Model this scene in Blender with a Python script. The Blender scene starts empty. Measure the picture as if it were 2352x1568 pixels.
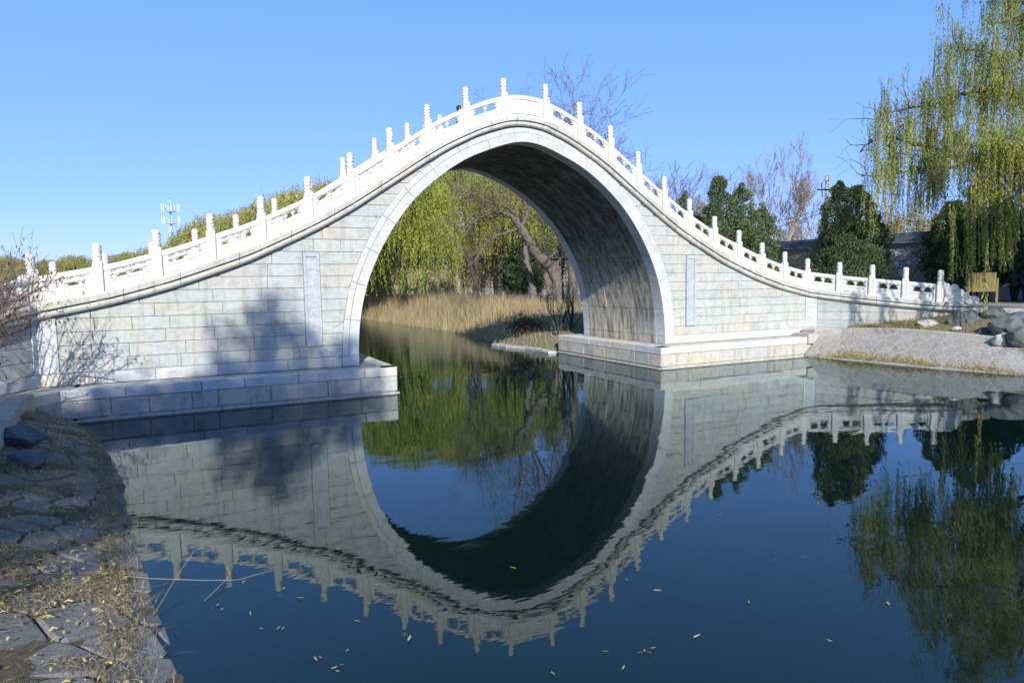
import bpy, math, random
import numpy as np
from mathutils import Vector, Matrix
from math import sin, cos, pi, radians, sqrt, atan2

# ------------------------------------------------------------------ camera, sky, sun
SC = bpy.context.scene
COL = SC.collection
CAM = Vector((-10.018, -18.939, 3.08))
HX, HY = 0.44566, 0.89520
PITCH, ROLL, FPX = 0.08829, -0.01512, 1486.6
cd = bpy.data.cameras.new('camera'); cam = bpy.data.objects.new('camera', cd); COL.objects.link(cam)
F0 = Vector((HX*cos(PITCH), HY*cos(PITCH), -sin(PITCH)))
R0 = Vector((HY, -HX, 0)); U0 = R0.cross(F0)
RR = R0*cos(ROLL)+U0*sin(ROLL); UU = U0*cos(ROLL)-R0*sin(ROLL)
M = Matrix((RR, UU, -F0)).transposed().to_4x4(); M.translation = CAM
cam.matrix_world = M
cd.lens = 36*FPX/2352; cd.sensor_width = 36; cd.clip_end = 9000; cd.clip_start = 0.05
SC.camera = cam

SUN_EL = radians(31)
SDX, SDY = cos(radians(72)), sin(radians(72))          # horizontal travel direction of the light
W = bpy.data.worlds.new("World"); SC.world = W; W.use_nodes = True
nt = W.node_tree; bg = nt.nodes['Background']
sky = nt.nodes.new('ShaderNodeTexSky'); sky.sky_type = 'NISHITA'; sky.sun_disc = False
sky.sun_elevation = SUN_EL; sky.sun_rotation = atan2(-SDX, -SDY)
sky.altitude = 2500; sky.air_density = 1.0; sky.dust_density = 0.0; sky.ozone_density = 10
# clear, dry autumn air: a flatter and bluer gradient than the model's own
sep = nt.nodes.new('ShaderNodeSeparateColor'); com = nt.nodes.new('ShaderNodeCombineColor'); nt.links.new(sky.outputs[0], sep.inputs[0])
for i, (g0, p, k) in enumerate(((1.746, .60, .871), (.657, .42, 1.93), (.2473, .55, 4.4))):
    a = nt.nodes.new('ShaderNodeMath'); a.operation = 'MULTIPLY'; a.inputs[1].default_value = g0; nt.links.new(sep.outputs[i], a.inputs[0])
    b = nt.nodes.new('ShaderNodeMath'); b.operation = 'POWER'; b.inputs[1].default_value = p; nt.links.new(a.outputs[0], b.inputs[0])
    c = nt.nodes.new('ShaderNodeMath'); c.operation = 'MULTIPLY'; c.inputs[1].default_value = k; nt.links.new(b.outputs[0], c.inputs[0]); nt.links.new(c.outputs[0], com.inputs[i])
nt.links.new(com.outputs[0], bg.inputs[0]); bg.inputs[1].default_value = 0.14
sl = bpy.data.lights.new('sun', 'SUN'); sl.energy = 4.3; sl.angle = radians(0.53); sl.color = (1, .955, .88)
so = bpy.data.objects.new('sun', sl); COL.objects.link(so)
so.rotation_euler = Vector((SDX*cos(SUN_EL), SDY*cos(SUN_EL), -sin(SUN_EL))).to_track_quat('-Z', 'Y').to_euler()
so.location = (-20, -30, 40)
SC.view_settings.view_transform = 'Standard'; SC.view_settings.look = 'None'
SC.view_settings.exposure = 0.82; SC.view_settings.gamma = 1; SC.view_settings.use_curve_mapping = False
SC.render.engine = 'CYCLES'
SC.cycles.max_bounces = 8; SC.cycles.transparent_max_bounces = 16

# ------------------------------------------------------------------ helpers
def ray(x, y):            # x, y in a 2352 x 1568 copy of the picture
    return (F0*FPX + RR*(x-1176) - UU*(y-784))
def at(x, y, depth):      # point seen at x, y whose level distance along the heading is depth
    r = ray(x, y); h = r.x*HX + r.y*HY
    return CAM + r*(depth/h)
def atz(x, y, z):
    r = ray(x, y); return CAM + r*((z-CAM.z)/r.z)

def link(o, parent=None):
    COL.objects.link(o)
    if parent is not None:
        o.parent = parent
        o.matrix_parent_inverse = Matrix.Translation(-parent.location) if parent.get('pw') is None else parent['pw']
    return o
def mesh_from(name, V, F, mat=None, smooth=False):
    me = bpy.data.meshes.new(name); me.from_pydata([tuple(v) for v in V], [], [tuple(f) for f in F])
    if mat: me.materials.append(mat)
    if smooth: me.polygons.foreach_set('use_smooth', [True]*len(me.polygons))
    me.update(); return me
def mk(name, V, F, mat, parent=None, smooth=False):
    o = bpy.data.objects.new(name, mesh_from(name, V, F, mat, smooth)); return link(o, parent)
def big(name, V, Q, mat, parent=None, smooth=False, mats=None, mi=None):   # numpy: V (n,3), Q (m,k)
    V = np.asarray(V, np.float32); Q = np.asarray(Q, np.int32); k = Q.shape[1]
    me = bpy.data.meshes.new(name)
    me.vertices.add(len(V)); me.vertices.foreach_set('co', V.ravel())
    me.loops.add(Q.size); me.loops.foreach_set('vertex_index', Q.ravel())
    me.polygons.add(len(Q)); me.polygons.foreach_set('loop_start', np.arange(0, Q.size, k, dtype=np.int32))
    if smooth: me.polygons.foreach_set('use_smooth', np.ones(len(Q), bool))
    for m in (mats or [mat]): me.materials.append(m)
    if mi is not None: me.polygons.foreach_set('material_index', np.asarray(mi, np.int32))
    me.update(calc_edges=True)
    o = bpy.data.objects.new(name, me); return link(o, parent)
def thing(name, label, cat, loc=(0, 0, 0), group=None, rz=0):
    o = bpy.data.objects.new(name, None); COL.objects.link(o); o.location = loc; o.rotation_euler = (0, 0, rz)
    o.empty_display_size = .2
    o['label'] = label; o['category'] = cat
    if group: o['group'] = group
    return o
def tag(o, label=None, cat=None, group=None, kind=None):
    for k, v in (('label', label), ('category', cat), ('group', group), ('kind', kind)):
        if v: o[k] = v
    return o
def copy_tree(o, parent=None):
    c = o.copy(); COL.objects.link(c)
    if parent is not None:
        c.parent = parent; c.matrix_parent_inverse = o.matrix_parent_inverse.copy()
    for ch in [x for x in o.children]: copy_tree(ch, c)
    return c
class MB:
    def __init__(s): s.V = []; s.F = []
    def add(s, V, F):
        n = len(s.V); s.V += [tuple(v) for v in V]; s.F += [tuple(i+n for i in f) for f in F]; return s
    def box(s, x0, x1, y0, y1, z0, z1, fn=None):
        V = [(x0,y0,z0),(x1,y0,z0),(x1,y1,z0),(x0,y1,z0),(x0,y0,z1),(x1,y0,z1),(x1,y1,z1),(x0,y1,z1)]
        if fn: V = [fn(*v) for v in V]
        return s.add(V, [(0,3,2,1),(4,5,6,7),(0,1,5,4),(1,2,6,5),(2,3,7,6),(3,0,4,7)])
    def tube(s, pts, rad, k=6, caps=True):
        V, F = tube(pts, rad, k, caps); return s.add(V, F)
    def lathe(s, prof, k=12, c=(0,0,0), fn=None):
        V = []; F = []
        for r, z in prof:
            for j in range(k): V.append((c[0]+r*cos(2*pi*j/k), c[1]+r*sin(2*pi*j/k), c[2]+z))
        for i in range(len(prof)-1):
            for j in range(k): F.append((i*k+j, i*k+(j+1)%k, (i+1)*k+(j+1)%k, (i+1)*k+j))
        F.append(tuple(range(k))[::-1]); F.append(tuple((len(prof)-1)*k+j for j in range(k)))
        if fn: V = [fn(*v) for v in V]
        return s.add(V, F)
    def ball(s, c, r, k=8, n=5, fn=None):
        prof = [(max(1e-3, sin(pi*i/n)), -cos(pi*i/n)) for i in range(n+1)]
        V = []; F = []
        for q, z in prof:
            for j in range(k): V.append((c[0]+r[0]*q*cos(2*pi*j/k), c[1]+r[1]*q*sin(2*pi*j/k), c[2]+r[2]*z))
        for i in range(n):
            for j in range(k): F.append((i*k+j, i*k+(j+1)%k, (i+1)*k+(j+1)%k, (i+1)*k+j))
        if fn: V = [fn(*v) for v in V]
        return s.add(V, F)
    def prism(s, poly, y0, y1, fn=None):       # poly in (x,z), extruded along y
        n = len(poly); V = [(x, y0, z) for x, z in poly]+[(x, y1, z) for x, z in poly]
        if fn: V = [fn(*v) for v in V]
        return s.add(V, [tuple(range(n)), tuple(range(2*n-1, n-1, -1))]+[(i, i+n, (i+1) % n+n, (i+1) % n) for i in range(n)])
    def build(s, name, mat, parent=None, smooth=False): return mk(name, s.V, s.F, mat, parent, smooth)

def tube(pts, rad, k=6, caps=True):
    pts = [Vector(p) for p in pts]; n = len(pts); V = []; F = []
    ref = Vector((0.31, 0.17, 0.93)).normalized()
    for i, p in enumerate(pts):
        d = (pts[min(i+1, n-1)]-pts[max(i-1, 0)]).normalized()
        a = d.cross(ref)
        if a.length < .05: a = d.cross(Vector((1, 0, 0)))
        a.normalize(); b = d.cross(a); r = rad[i] if hasattr(rad, '__len__') else rad
        for j in range(k):
            t = 2*pi*j/k; V.append(p+a*(r*cos(t))+b*(r*sin(t)))
    for i in range(n-1):
        for j in range(k): F.append((i*k+j, i*k+(j+1) % k, (i+1)*k+(j+1) % k, (i+1)*k+j))
    if caps: F.append(tuple(range(k))[::-1]); F.append(tuple((n-1)*k+j for j in range(k)))
    return V, F

# ------------------------------------------------------------------ materials
class NT:
    def __init__(s, name, rough=.8, spec=.3):
        s.m = bpy.data.materials.new(name); s.m.use_nodes = True; s.t = s.m.node_tree
        s.b = s.t.nodes['Principled BSDF']; s.b.inputs['Roughness'].default_value = rough
        s.b.inputs['Specular IOR Level'].default_value = spec
        s.tc = s.n('ShaderNodeTexCoord')
    def n(s, t, **k):
        x = s.t.nodes.new(t)
        for a, v in k.items():
            if a.startswith('i_'): x.inputs[a[2:].replace('_', ' ')].default_value = v
            else: setattr(x, a, v)
        return x
    def l(s, a, b): s.t.links.new(a, b); return s
    def map(s, scale, src='Object'):
        m = s.n('ShaderNodeMapping'); m.inputs['Scale'].default_value = scale; s.l(s.tc.outputs[src], m.inputs[0]); return m.outputs[0]
    def noise(s, scale=5, detail=4, rough=.55, vec=(1, 1, 1), dist=0, src='Object'):
        x = s.n('ShaderNodeTexNoise'); x.inputs['Scale'].default_value = scale; x.inputs['Detail'].default_value = detail
        x.inputs['Roughness'].default_value = rough; x.inputs['Distortion'].default_value = dist
        s.l(s.map(vec, src), x.inputs['Vector']); return x.outputs['Fac']
    def ramp(s, fac, stops, interp='LINEAR'):
        r = s.n('ShaderNodeValToRGB'); r.color_ramp.interpolation = interp; e = r.color_ramp.elements
        while len(e) < len(stops): e.new(.5)
        for q, (p, c) in zip(e, stops):
            q.position = p; q.color = (c if hasattr(c, '__len__') else (c, c, c))[:3]+(1,) if hasattr(c, '__len__') else (c, c, c, 1)
        s.l(fac, r.inputs[0]); return r.outputs[0]
    def mix(s, f, a, b, mode='MIX'):
        x = s.n('ShaderNodeMixRGB', blend_type=mode)
        for i, v in ((0, f), (1, a), (2, b)):
            if isinstance(v, (int, float)): x.inputs[i].default_value = v
            elif isinstance(v, tuple): x.inputs[i].default_value = v[:3]+(1,)
            else: s.l(v, x.inputs[i])
        return x.outputs[0]
    def bump(s, h, strength=.3, dist=.02):
        x = s.n('ShaderNodeBump'); x.inputs['Strength'].default_value = strength; x.inputs['Distance'].default_value = dist
        s.l(h, x.inputs['Height']); s.l(x.outputs[0], s.b.inputs['Normal']); return s
    def color(s, c):
        if isinstance(c, tuple): s.b.inputs['Base Color'].default_value = c+(1,)
        else: s.l(c, s.b.inputs['Base Color'])
        return s
    def rnd(s): return s.n('ShaderNodeObjectInfo').outputs['Random']
    def isl(s): return s.n('ShaderNodeNewGeometry').outputs['Random Per Island']

def stone(name, stops, grain=30, streak=.5, bump=.35, stain=(.12, .11, .09), warm=(.50, .43, .30), interp='CONSTANT', rough=.8, strk_thr=(.52, .75), stain_shade_z=None):
    m = NT(name, rough); c = m.ramp(m.rnd(), stops, interp)
    v = m.ramp(m.noise(2.2, 6, .7, (1, 1, 2.2), 1.6), [(.28, .70), (.5, 1.0), (.72, 1.16)])
    c = m.mix(1, c, v, 'MULTIPLY')
    c = m.mix(m.ramp(m.noise(1.1, 4, .6, (1.2, 1.2, .35)), [(.5, 0), (.78, .55)]), c, warm)
    c = m.mix(m.ramp(m.noise(3.1, 5, .7, (1.7, 1.7, .22)), [(strk_thr[0], 0), (strk_thr[1], streak)]), c, stain)
    c = m.mix(m.ramp(m.noise(grain, 3, .7), [(.3, .22), (.75, 0)]), c, tuple(x*.55 for x in stops[0][1]))
    if stain_shade_z:
        z0, z1, col, f = stain_shade_z
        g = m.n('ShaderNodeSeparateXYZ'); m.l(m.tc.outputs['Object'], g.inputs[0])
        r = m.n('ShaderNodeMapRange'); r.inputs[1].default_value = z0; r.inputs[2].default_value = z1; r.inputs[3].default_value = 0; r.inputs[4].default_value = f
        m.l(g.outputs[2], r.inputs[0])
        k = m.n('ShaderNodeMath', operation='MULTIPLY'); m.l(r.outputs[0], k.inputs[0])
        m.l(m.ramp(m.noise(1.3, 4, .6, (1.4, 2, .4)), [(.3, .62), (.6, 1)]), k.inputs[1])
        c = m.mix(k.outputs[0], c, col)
    m.color(c)
    h = m.mix(.4, m.noise(grain*.35, 5, .7), m.noise(grain*1.6, 3, .7))
    m.bump(h, bump, .02); return m.m

GRN, BEI, PNK, BLU, LGT, YEL = (.365, .388, .362), (.392, .383, .35), (.38, .37, .355), (.362, .382, .378), (.41, .415, .395), (.395, .388, .345)
MAT = {}
MAT['wall'] = stone('wall_marble', [(0, GRN), (.17, BEI), (.3, (.372, .39, .368)), (.42, (.385, .395, .38)), (.52, PNK), (.6, BLU), (.72, LGT), (.82, (.362, .388, .366)), (.92, YEL)], streak=.62, strk_thr=(.50, .74), bump=.5, stain=(.16, .155, .13))
MAT['arch'] = stone('arch_marble', [(0, (.46, .48, .48)), (.3, (.43, .46, .47)), (.6, (.48, .485, .46)), (.8, (.45, .44, .41))], streak=.3, bump=.25)
MAT['base'] = stone('plinth_marble', [(0, (.50, .48, .42)), (.35, (.45, .46, .47)), (.65, (.52, .48, .40)), (.85, (.43, .43, .44))], streak=.35)
MAT['cornice'] = stone('cornice_marble', [(0, (.42, .41, .36)), (.35, (.45, .45, .43)), (.7, (.38, .38, .35)), (.88, (.47, .43, .35))], streak=.6, bump=.5)
MAT['white'] = stone('white_marble', [(0, (.54, .535, .50)), (.4, (.57, .565, .54)), (.7, (.53, .52, .475))], streak=.35, bump=.2, warm=(.70, .62, .44), stain=(.42, .42, .40), interp='LINEAR', rough=.6)
MAT['granite'] = stone('granite_block', [(0, (.42, .39, .33)), (.3, (.39, .39, .36)), (.6, (.45, .41, .34)), (.85, (.37, .37, .35))], grain=45, streak=.6, bump=.6, strk_thr=(.5, .7))
MAT['vault'] = stone('vault_marble', [(0, (.50, .45, .35)), (.3, (.45, .42, .35)), (.6, (.52, .47, .37)), (.85, (.42, .41, .36))], streak=.85, stain=(.06, .055, .045), strk_thr=(.42, .64), bump=.4, stain_shade_z=(2.4, 5.0, (.04, .041, .036), .93))  # colour darkens upward: real stain plus painted shade above the sunlit foot
MAT['tablet'] = stone('blue_marble', [(0, (.345, .365, .395)), (.6, (.36, .38, .41))], streak=.12, bump=.15, warm=(.44, .46, .47))
MAT['quoin'] = stone('pale_marble', [(0, (.50, .51, .51)), (.5, (.47, .48, .50))], streak=.2, warm=(.52, .42, .24))
MAT['paving'] = stone('paving_stone', [(0, (.235, .22, .20)), (.2, (.25, .24, .225)), (.4, (.255, .225, .205)), (.55, (.22, .215, .21)), (.72, (.28, .265, .245)), (.9, (.245, .245, .24))], grain=40, streak=.2, bump=.55, warm=(.27, .24, .18))
MAT['bankshade'] = stone('bank_stone', [(0, (.15, .14, .13)), (.3, (.17, .16, .155)), (.5, (.155, .13, .12)), (.7, (.13, .13, .13)), (.9, (.20, .19, .18))], grain=26, streak=.3, bump=1.0, warm=(.17, .145, .10), stain=(.05, .045, .04))  # stone colour lowered to deepen the shade on the left bank
MAT['rubble'] = stone('rubble_stone', [(0, (.24, .24, .24)), (.2, (.33, .26, .17)), (.35, (.20, .22, .25)), (.5, (.40, .38, .34)), (.62, (.30, .20, .13)), (.75, (.24, .28, .31)), (.9, (.46, .45, .41))], grain=12, streak=.3, warm=(.26, .20, .13))
MAT['mortar'] = NT('mortar').color((.30, .29, .26)).m
def simple(name, col, rough=.8, nz=0, amp=.25, bump=0, spec=.3, metal=0):
    m = NT(name, rough, spec)
    if nz:
        c = m.mix(1, col, m.ramp(m.noise(nz, 5, .65), [(.25, 1-amp), (.75, 1+amp)]), 'MULTIPLY'); m.color(c)
        if bump: m.bump(m.noise(nz*2, 4, .7), bump, .03)
    else: m.color(col)
    m.b.inputs['Metallic'].default_value = metal
    return m.m
MAT['pavemortar'] = simple('pale_mortar', (.285, .27, .24), .9, 20, .2, .4)
MAT['wallmortar'] = simple('wall_mortar', (.15, .15, .145), .9, 8, .2, .4)
MAT['kerb'] = stone('kerb_stone', [(0, (.36, .34, .31)), (.5, (.33, .32, .30))], streak=.3)
MAT['road'] = simple('path_concrete', (.20, .20, .195), .85, 3, .15, .2)
MAT['tile'] = simple('roof_tile', (.055, .06, .07), .6, 4, .35, .4)
MAT['tilelip'] = simple('tile_lip', (.20, .21, .22), .6, 9, .3, .2)
MAT['bark'] = simple('bark', (.12, .105, .09), .95, 9, .4, .9)
MAT['barkdark'] = simple('dark_bark', (.055, .047, .04), .95, 9, .4, .8)
MAT['barkpale'] = simple('pale_bark', (.27, .24, .205), .95, 5, .35, .9)
MAT['twig'] = simple('twig_bark', (.15, .115, .095), .9)
MAT['twigred'] = simple('reddish_twig', (.155, .11, .095), .9)
MAT['rock'] = stone('dark_rock', [(0, (.085, .098, .093)), (.4, (.105, .115, .108)), (.8, (.07, .08, .08))], grain=14, streak=.5, bump=.9, warm=(.19, .20, .18), stain=(.04, .045, .045))
MAT['rockpale'] = stone('pale_rock', [(0, (.34, .33, .32)), (1, (.36, .35, .34))], grain=14, streak=.3, bump=.8)
MAT['rockblue'] = stone('slate_rock', [(0, (.075, .09, .12)), (.5, (.09, .10, .125))], grain=14, streak=.5, bump=.9, warm=(.12, .12, .12), stain=(.03, .035, .04))
def leaf(name, stops, trans=.35, rough=.6):
    m = NT(name, rough, .2); c = m.ramp(m.isl(), stops)
    c = m.mix(1, c, m.ramp(m.noise(.55, 3, .6), [(.3, .72), (.7, 1.25)]), 'MULTIPLY')
    m.color(c)
    tr = m.n('ShaderNodeBsdfTranslucent'); m.l(c, tr.inputs[0]); mx = m.n('ShaderNodeMixShader'); mx.inputs[0].default_value = trans
    out = [n for n in m.t.nodes if n.type == 'OUTPUT_MATERIAL'][0]
    m.l(m.b.outputs[0], mx.inputs[1]); m.l(tr.outputs[0], mx.inputs[2]); m.l(mx.outputs[0], out.inputs[0]); return m.m
MAT['willow'] = leaf('willow_leaf', [(0, (.15, .21, .045)), (.35, (.22, .27, .06)), (.65, (.28, .30, .07)), (.85, (.34, .30, .08)), (1, (.27, .20, .07))])
MAT['willowg'] = leaf('green_willow_leaf', [(0, (.16, .23, .04)), (.4, (.27, .34, .06)), (.7, (.37, .38, .08)), (1, (.44, .36, .10))], .45)
MAT['willowfar'] = leaf('far_willow_leaf', [(0, (.25, .28, .08)), (.4, (.34, .35, .10)), (.8, (.42, .39, .13)), (1, (.40, .32, .13))], .45)
MAT['willowyel'] = leaf('yellow_willow_leaf', [(0, (.22, .21, .05)), (.5, (.30, .26, .07)), (1, (.33, .27, .10))], .4)
MAT['brownleaf'] = leaf('brownish_leaf', [(0, (.17, .13, .06)), (.5, (.22, .18, .07)), (1, (.28, .24, .08))], .3)
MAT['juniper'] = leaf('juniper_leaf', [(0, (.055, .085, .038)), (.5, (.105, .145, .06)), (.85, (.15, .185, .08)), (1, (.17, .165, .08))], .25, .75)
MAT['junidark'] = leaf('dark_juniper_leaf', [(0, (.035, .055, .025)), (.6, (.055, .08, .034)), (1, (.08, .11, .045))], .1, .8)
MAT['reed'] = leaf('dry_reed', [(0, (.30, .22, .11)), (.4, (.40, .31, .17)), (.8, (.48, .39, .23)), (1, (.36, .25, .13))], .3)
MAT['straw'] = leaf('dry_straw', [(0, (.13, .10, .055)), (.35, (.23, .18, .10)), (.75, (.34, .28, .165)), (1, (.13, .13, .055))], .2)
MAT['yellowleaf'] = leaf('fallen_yellow_leaf', [(0, (.36, .27, .08)), (.5, (.48, .38, .12)), (1, (.55, .46, .20))], .25)
MAT['dryleaf'] = leaf('dry_shrub_leaf', [(0, (.12, .065, .04)), (.6, (.18, .10, .05)), (.8, (.10, .12, .035)), (1, (.14, .16, .04))], .3)
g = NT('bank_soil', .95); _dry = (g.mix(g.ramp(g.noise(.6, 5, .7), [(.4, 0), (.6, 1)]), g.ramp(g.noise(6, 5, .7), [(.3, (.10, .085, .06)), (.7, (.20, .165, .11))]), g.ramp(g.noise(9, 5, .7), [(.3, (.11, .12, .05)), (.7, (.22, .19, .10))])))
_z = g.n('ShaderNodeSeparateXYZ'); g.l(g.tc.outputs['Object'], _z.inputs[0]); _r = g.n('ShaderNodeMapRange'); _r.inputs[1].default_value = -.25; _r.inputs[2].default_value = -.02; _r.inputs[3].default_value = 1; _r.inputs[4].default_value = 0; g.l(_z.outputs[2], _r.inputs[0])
MAT['soil'] = g.color(g.mix(_r.outputs[0], _dry, (.018, .024, .016))).bump(g.noise(14, 5, .75), .8, .06).m      # bed colour darkened below the surface in place of light the water absorbs
g = NT('bank_earth', .95); MAT['soilshade'] = g.color(g.ramp(g.noise(11, 6, .75), [(.28, (.06, .05, .038)), (.5, (.12, .095, .065)), (.75, (.19, .155, .10))])).bump(g.noise(40, 5, .8), 1.0, .03).m  # earth toned down with the stones to deepen the bank's shade

# ------------------------------------------------------------------ ground, water, hills
def interp(xs, ys, x): return float(np.interp(x, xs, ys))
RBY = [-60, -16, -9, -6, -3, -1.0, -.5, 6.0, 6.1, 8.5, 11.2, 16, 21, 30, 46, 80, 200, 700]
RBX = [17, 15.6, 13.6, 12.9, 12.6, 12.5, 12.5, 12.5, 5.0, 4.7, 4.4, 5.3, 6.2, 5.9, 5.6, 3, -14, -60]
LBY = [-60, -24, -19, -16.5, -13.3, -12, -9.1, -7, -5, -1.2, -.5, 6.0, 6.1, 30, 46, 80, 200, 700]
LBX = [4, -4, -8.2, -9.9, -10.3, -10.5, -10.9, -11.15, -11.5, -12.6, -13, -13, -7, -8, -9, -14, -45, -150]
def gz(x, y):
    dr = x-np.interp(y, RBY, RBX); dl = np.interp(y, LBY, LBX)-x
    back = y > 5.9
    front = y < -.5
    zr = np.where(back, np.interp(dr, [-3, -.6, 0, .5, 3, 8, 30, 120], [-1.5, -.4, -.02, .45, 1.2, 1.95, 2.25, 2.5]),
                  np.interp(dr, [-3, -1, 0, .9, 1.2, 3.5, 5, 8, 60], [-1.7, -.9, -.12, .72, .86, 1.1, 1.75, 1.86, 2.1]))
    zl = np.interp(dl, [-5, -1.5, 0, 2, 2.4, 3.5, 6, 20], [-1.7, -.75, -.08, .62, .75, 1.05, 1.4, 1.9])
    mid = (~back) & (~front)
    z = np.maximum(zr, zl)
    z = np.where(mid & (x > 5.2), np.interp(x, [5.2, 6.2, 14, 16, 22], [-1.4, -.2, -.2, 1.2, 1.8]), z)
    z = np.where(mid & (x < -5.5), np.interp(-x, [5.5, 6.2, 13.5, 15, 20], [-1.4, -.2, -.2, .9, 1.8]), z)
    z = np.where(mid & (x > -5.6) & (x < 5.3), -1.6, z)
    return z
gx = np.unique(np.concatenate([np.linspace(-16, 30, 150), -16-np.geomspace(.4, 4500, 40), 30+np.geomspace(.5, 4500, 40)]))
gy = np.unique(np.concatenate([np.linspace(-26, 60, 240), -26-np.geomspace(.5, 1500, 18), 60+np.geomspace(.6, 6500, 50)]))
X, Y = np.meshgrid(gx, gy); Z = gz(X, Y)
rg = np.random.default_rng(3)
Z = Z+np.where(Z > .3, (rg.random(Z.shape)-.5)*.05, 0)
n0, n1 = X.shape; I = np.arange(n0*n1).reshape(n0, n1)
Q = np.stack([I[:-1, :-1], I[:-1, 1:], I[1:, 1:], I[1:, :-1]], -1).reshape(-1, 4)
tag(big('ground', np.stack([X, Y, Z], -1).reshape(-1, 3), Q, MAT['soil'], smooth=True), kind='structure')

w = NT('lake_water', .0)
w.t.nodes.remove(w.b)
gl = w.n('ShaderNodeBsdfGlossy'); gl.inputs['Roughness'].default_value = .0; gl.inputs[0].default_value = (.84, .96, 1, 1)
tp = w.n('ShaderNodeBsdfTransparent'); tp.inputs[0].default_value = (.40, .55, .52, 1)
df = w.n('ShaderNodeBsdfDiffuse'); df.inputs[0].default_value = (.0035, .013, .011, 1)
fr = w.n('ShaderNodeFresnel'); fr.inputs[0].default_value = 1.54
m1 = w.n('ShaderNodeMixShader'); m1.inputs[0].default_value = .55; w.l(tp.outputs[0], m1.inputs[1]); w.l(df.outputs[0], m1.inputs[2])
m2 = w.n('ShaderNodeMixShader'); w.l(fr.outputs[0], m2.inputs[0]); w.l(m1.outputs[0], m2.inputs[1]); w.l(gl.outputs[0], m2.inputs[2])
out = [n for n in w.t.nodes if n.type == 'OUTPUT_MATERIAL'][0]; w.l(m2.outputs[0], out.inputs[0])
def wn(scale, detail, vec, rot=0, dist=0):
    mp = w.n('ShaderNodeMapping'); mp.inputs['Scale'].default_value = vec; mp.inputs['Rotation'].default_value = (0, 0, rot); w.l(w.tc.outputs['Object'], mp.inputs[0])
    x = w.n('ShaderNodeTexNoise'); x.inputs['Scale'].default_value = scale; x.inputs['Detail'].default_value = detail; x.inputs['Roughness'].default_value = .45
    x.inputs['Distortion'].default_value = dist; w.l(mp.outputs[0], x.inputs['Vector']); return x.outputs['Fac']
b1 = w.n('ShaderNodeBump'); b1.inputs['Strength'].default_value = 1; b1.inputs['Distance'].default_value = .006; w.l(wn(.55, 1.2, (1, 1.5, 1), .5, .6), b1.inputs['Height'])
far = w.n('ShaderNodeSeparateXYZ'); w.l(w.tc.outputs['Object'], far.inputs[0])
fm = w.n('ShaderNodeMapRange'); fm.inputs[1].default_value = 2; fm.inputs[2].default_value = 14; fm.inputs[3].default_value = .0006; fm.inputs[4].default_value = .006; w.l(far.outputs[1], fm.inputs[0])
b2 = w.n('ShaderNodeBump'); b2.inputs['Strength'].default_value = 1; w.l(fm.outputs[0], b2.inputs['Distance']); w.l(wn(3.2, 2, (.7, 2.6, 1), .25, .3), b2.inputs['Height']); w.l(b1.outputs[0], b2.inputs['Normal'])
for x in (gl, fr): w.l(b2.outputs[0], x.inputs['Normal'])
wx = np.linspace(-60, 45, 22); wy = np.linspace(-70, 400, 60)
X, Y = np.meshgrid(wx, wy); n0, n1 = X.shape; I = np.arange(n0*n1).reshape(n0, n1)
Q = np.stack([I[:-1, :-1], I[:-1, 1:], I[1:, 1:], I[1:, :-1]], -1).reshape(-1, 4)
tag(big('water', np.stack([X, Y, X*0], -1).reshape(-1, 3), Q, w.m), kind='structure')

hill = simple('hill_haze_blue', (.13, .17, .22), 1, .01, .2)  # blue of the distance haze is put into the hill colour
V = []; F = []; N = 60
for i in range(N+1):
    x = -3600+i*95; p = x/900
    h = 120+75*sin(p*2.1+1)+45*sin(p*5.3)+18*sin(p*13)
    h *= np.interp(x, [-3600, -1400, 1000, 2100], [1, 1.15, .45, .05])
    V += [(x-500, 2900+300*sin(p), 0), (x-400, 3500, h), (x-300, 4300, 0)]
for i in range(N):
    for j in range(2): F.append((3*i+j, 3*i+3+j, 3*i+4+j, 3*i+1+j))
tag(mk('hills', V, F, hill, smooth=True), kind='structure')

# ------------------------------------------------------------------ the bridge
T0 = 13.33
C60, S60 = cos(radians(60)), sin(radians(60))
def path(t, o=0.0):                       # o outwards from the south face
    s = 1 if t >= 0 else -1; a = abs(t)
    if a <= T0: return (t, -o)
    q = a-T0; return (s*(T0+q*C60-o*S60), -q*S60-o*C60)
BT = [0, .6, 1.6, 2.7, 3.5, 4.3, 5.6, 6.5, 7.2, 8, 8.5, 9.6, 10.4, 11.7, 13.2, 14.55, 15.73, 16.88, 18.02, 20]
BZ = [8.15, 8.10, 7.76, 7.2, 6.7, 6.17, 5.3, 4.77, 4.42, 4.03, 3.79, 3.38, 3.1, 2.73, 2.42, 2.22, 2.08, 1.95, 1.84, 1.8]
FTT = [0, .6, 1.5, 2.7, 3.5, 4.3, 5.6, 6.5, 7, 8, 8.45, 9.6, 10.4, 11.7, 13.2, 14.55, 15.73, 16.88, 18.02, 20]
FTZ = [8.44, 8.40, 8.10, 7.54, 7.06, 6.51, 5.66, 5.13, 4.86, 4.37, 4.16, 3.74, 3.45, 3.07, 2.77, 2.57, 2.43, 2.3, 2.17, 2.13]
def smoothed(xs, ys):
    g = np.linspace(0, 20, 401); v = np.interp(g, xs, ys); v2 = v.copy()
    for _ in range(30): v2[1:-1] = (v2[:-2]+v2[1:-1]*2+v2[2:])/4; v2[0] = v2[1]
    return lambda t: float(np.interp(abs(t), g, v2))
bot = smoothed(BT, BZ); foot = smoothed(FTT, FTZ)
AX = [5.686, 5.63, 5.593, 5.365, 4.971, 4.447, 3.816, 3.052, 2.2, 1.304, .39]
AZ = [.77, 1.065, 2.076, 3.08, 4.016, 4.888, 5.673, 6.345, 6.915, 7.315, 7.6]
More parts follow.
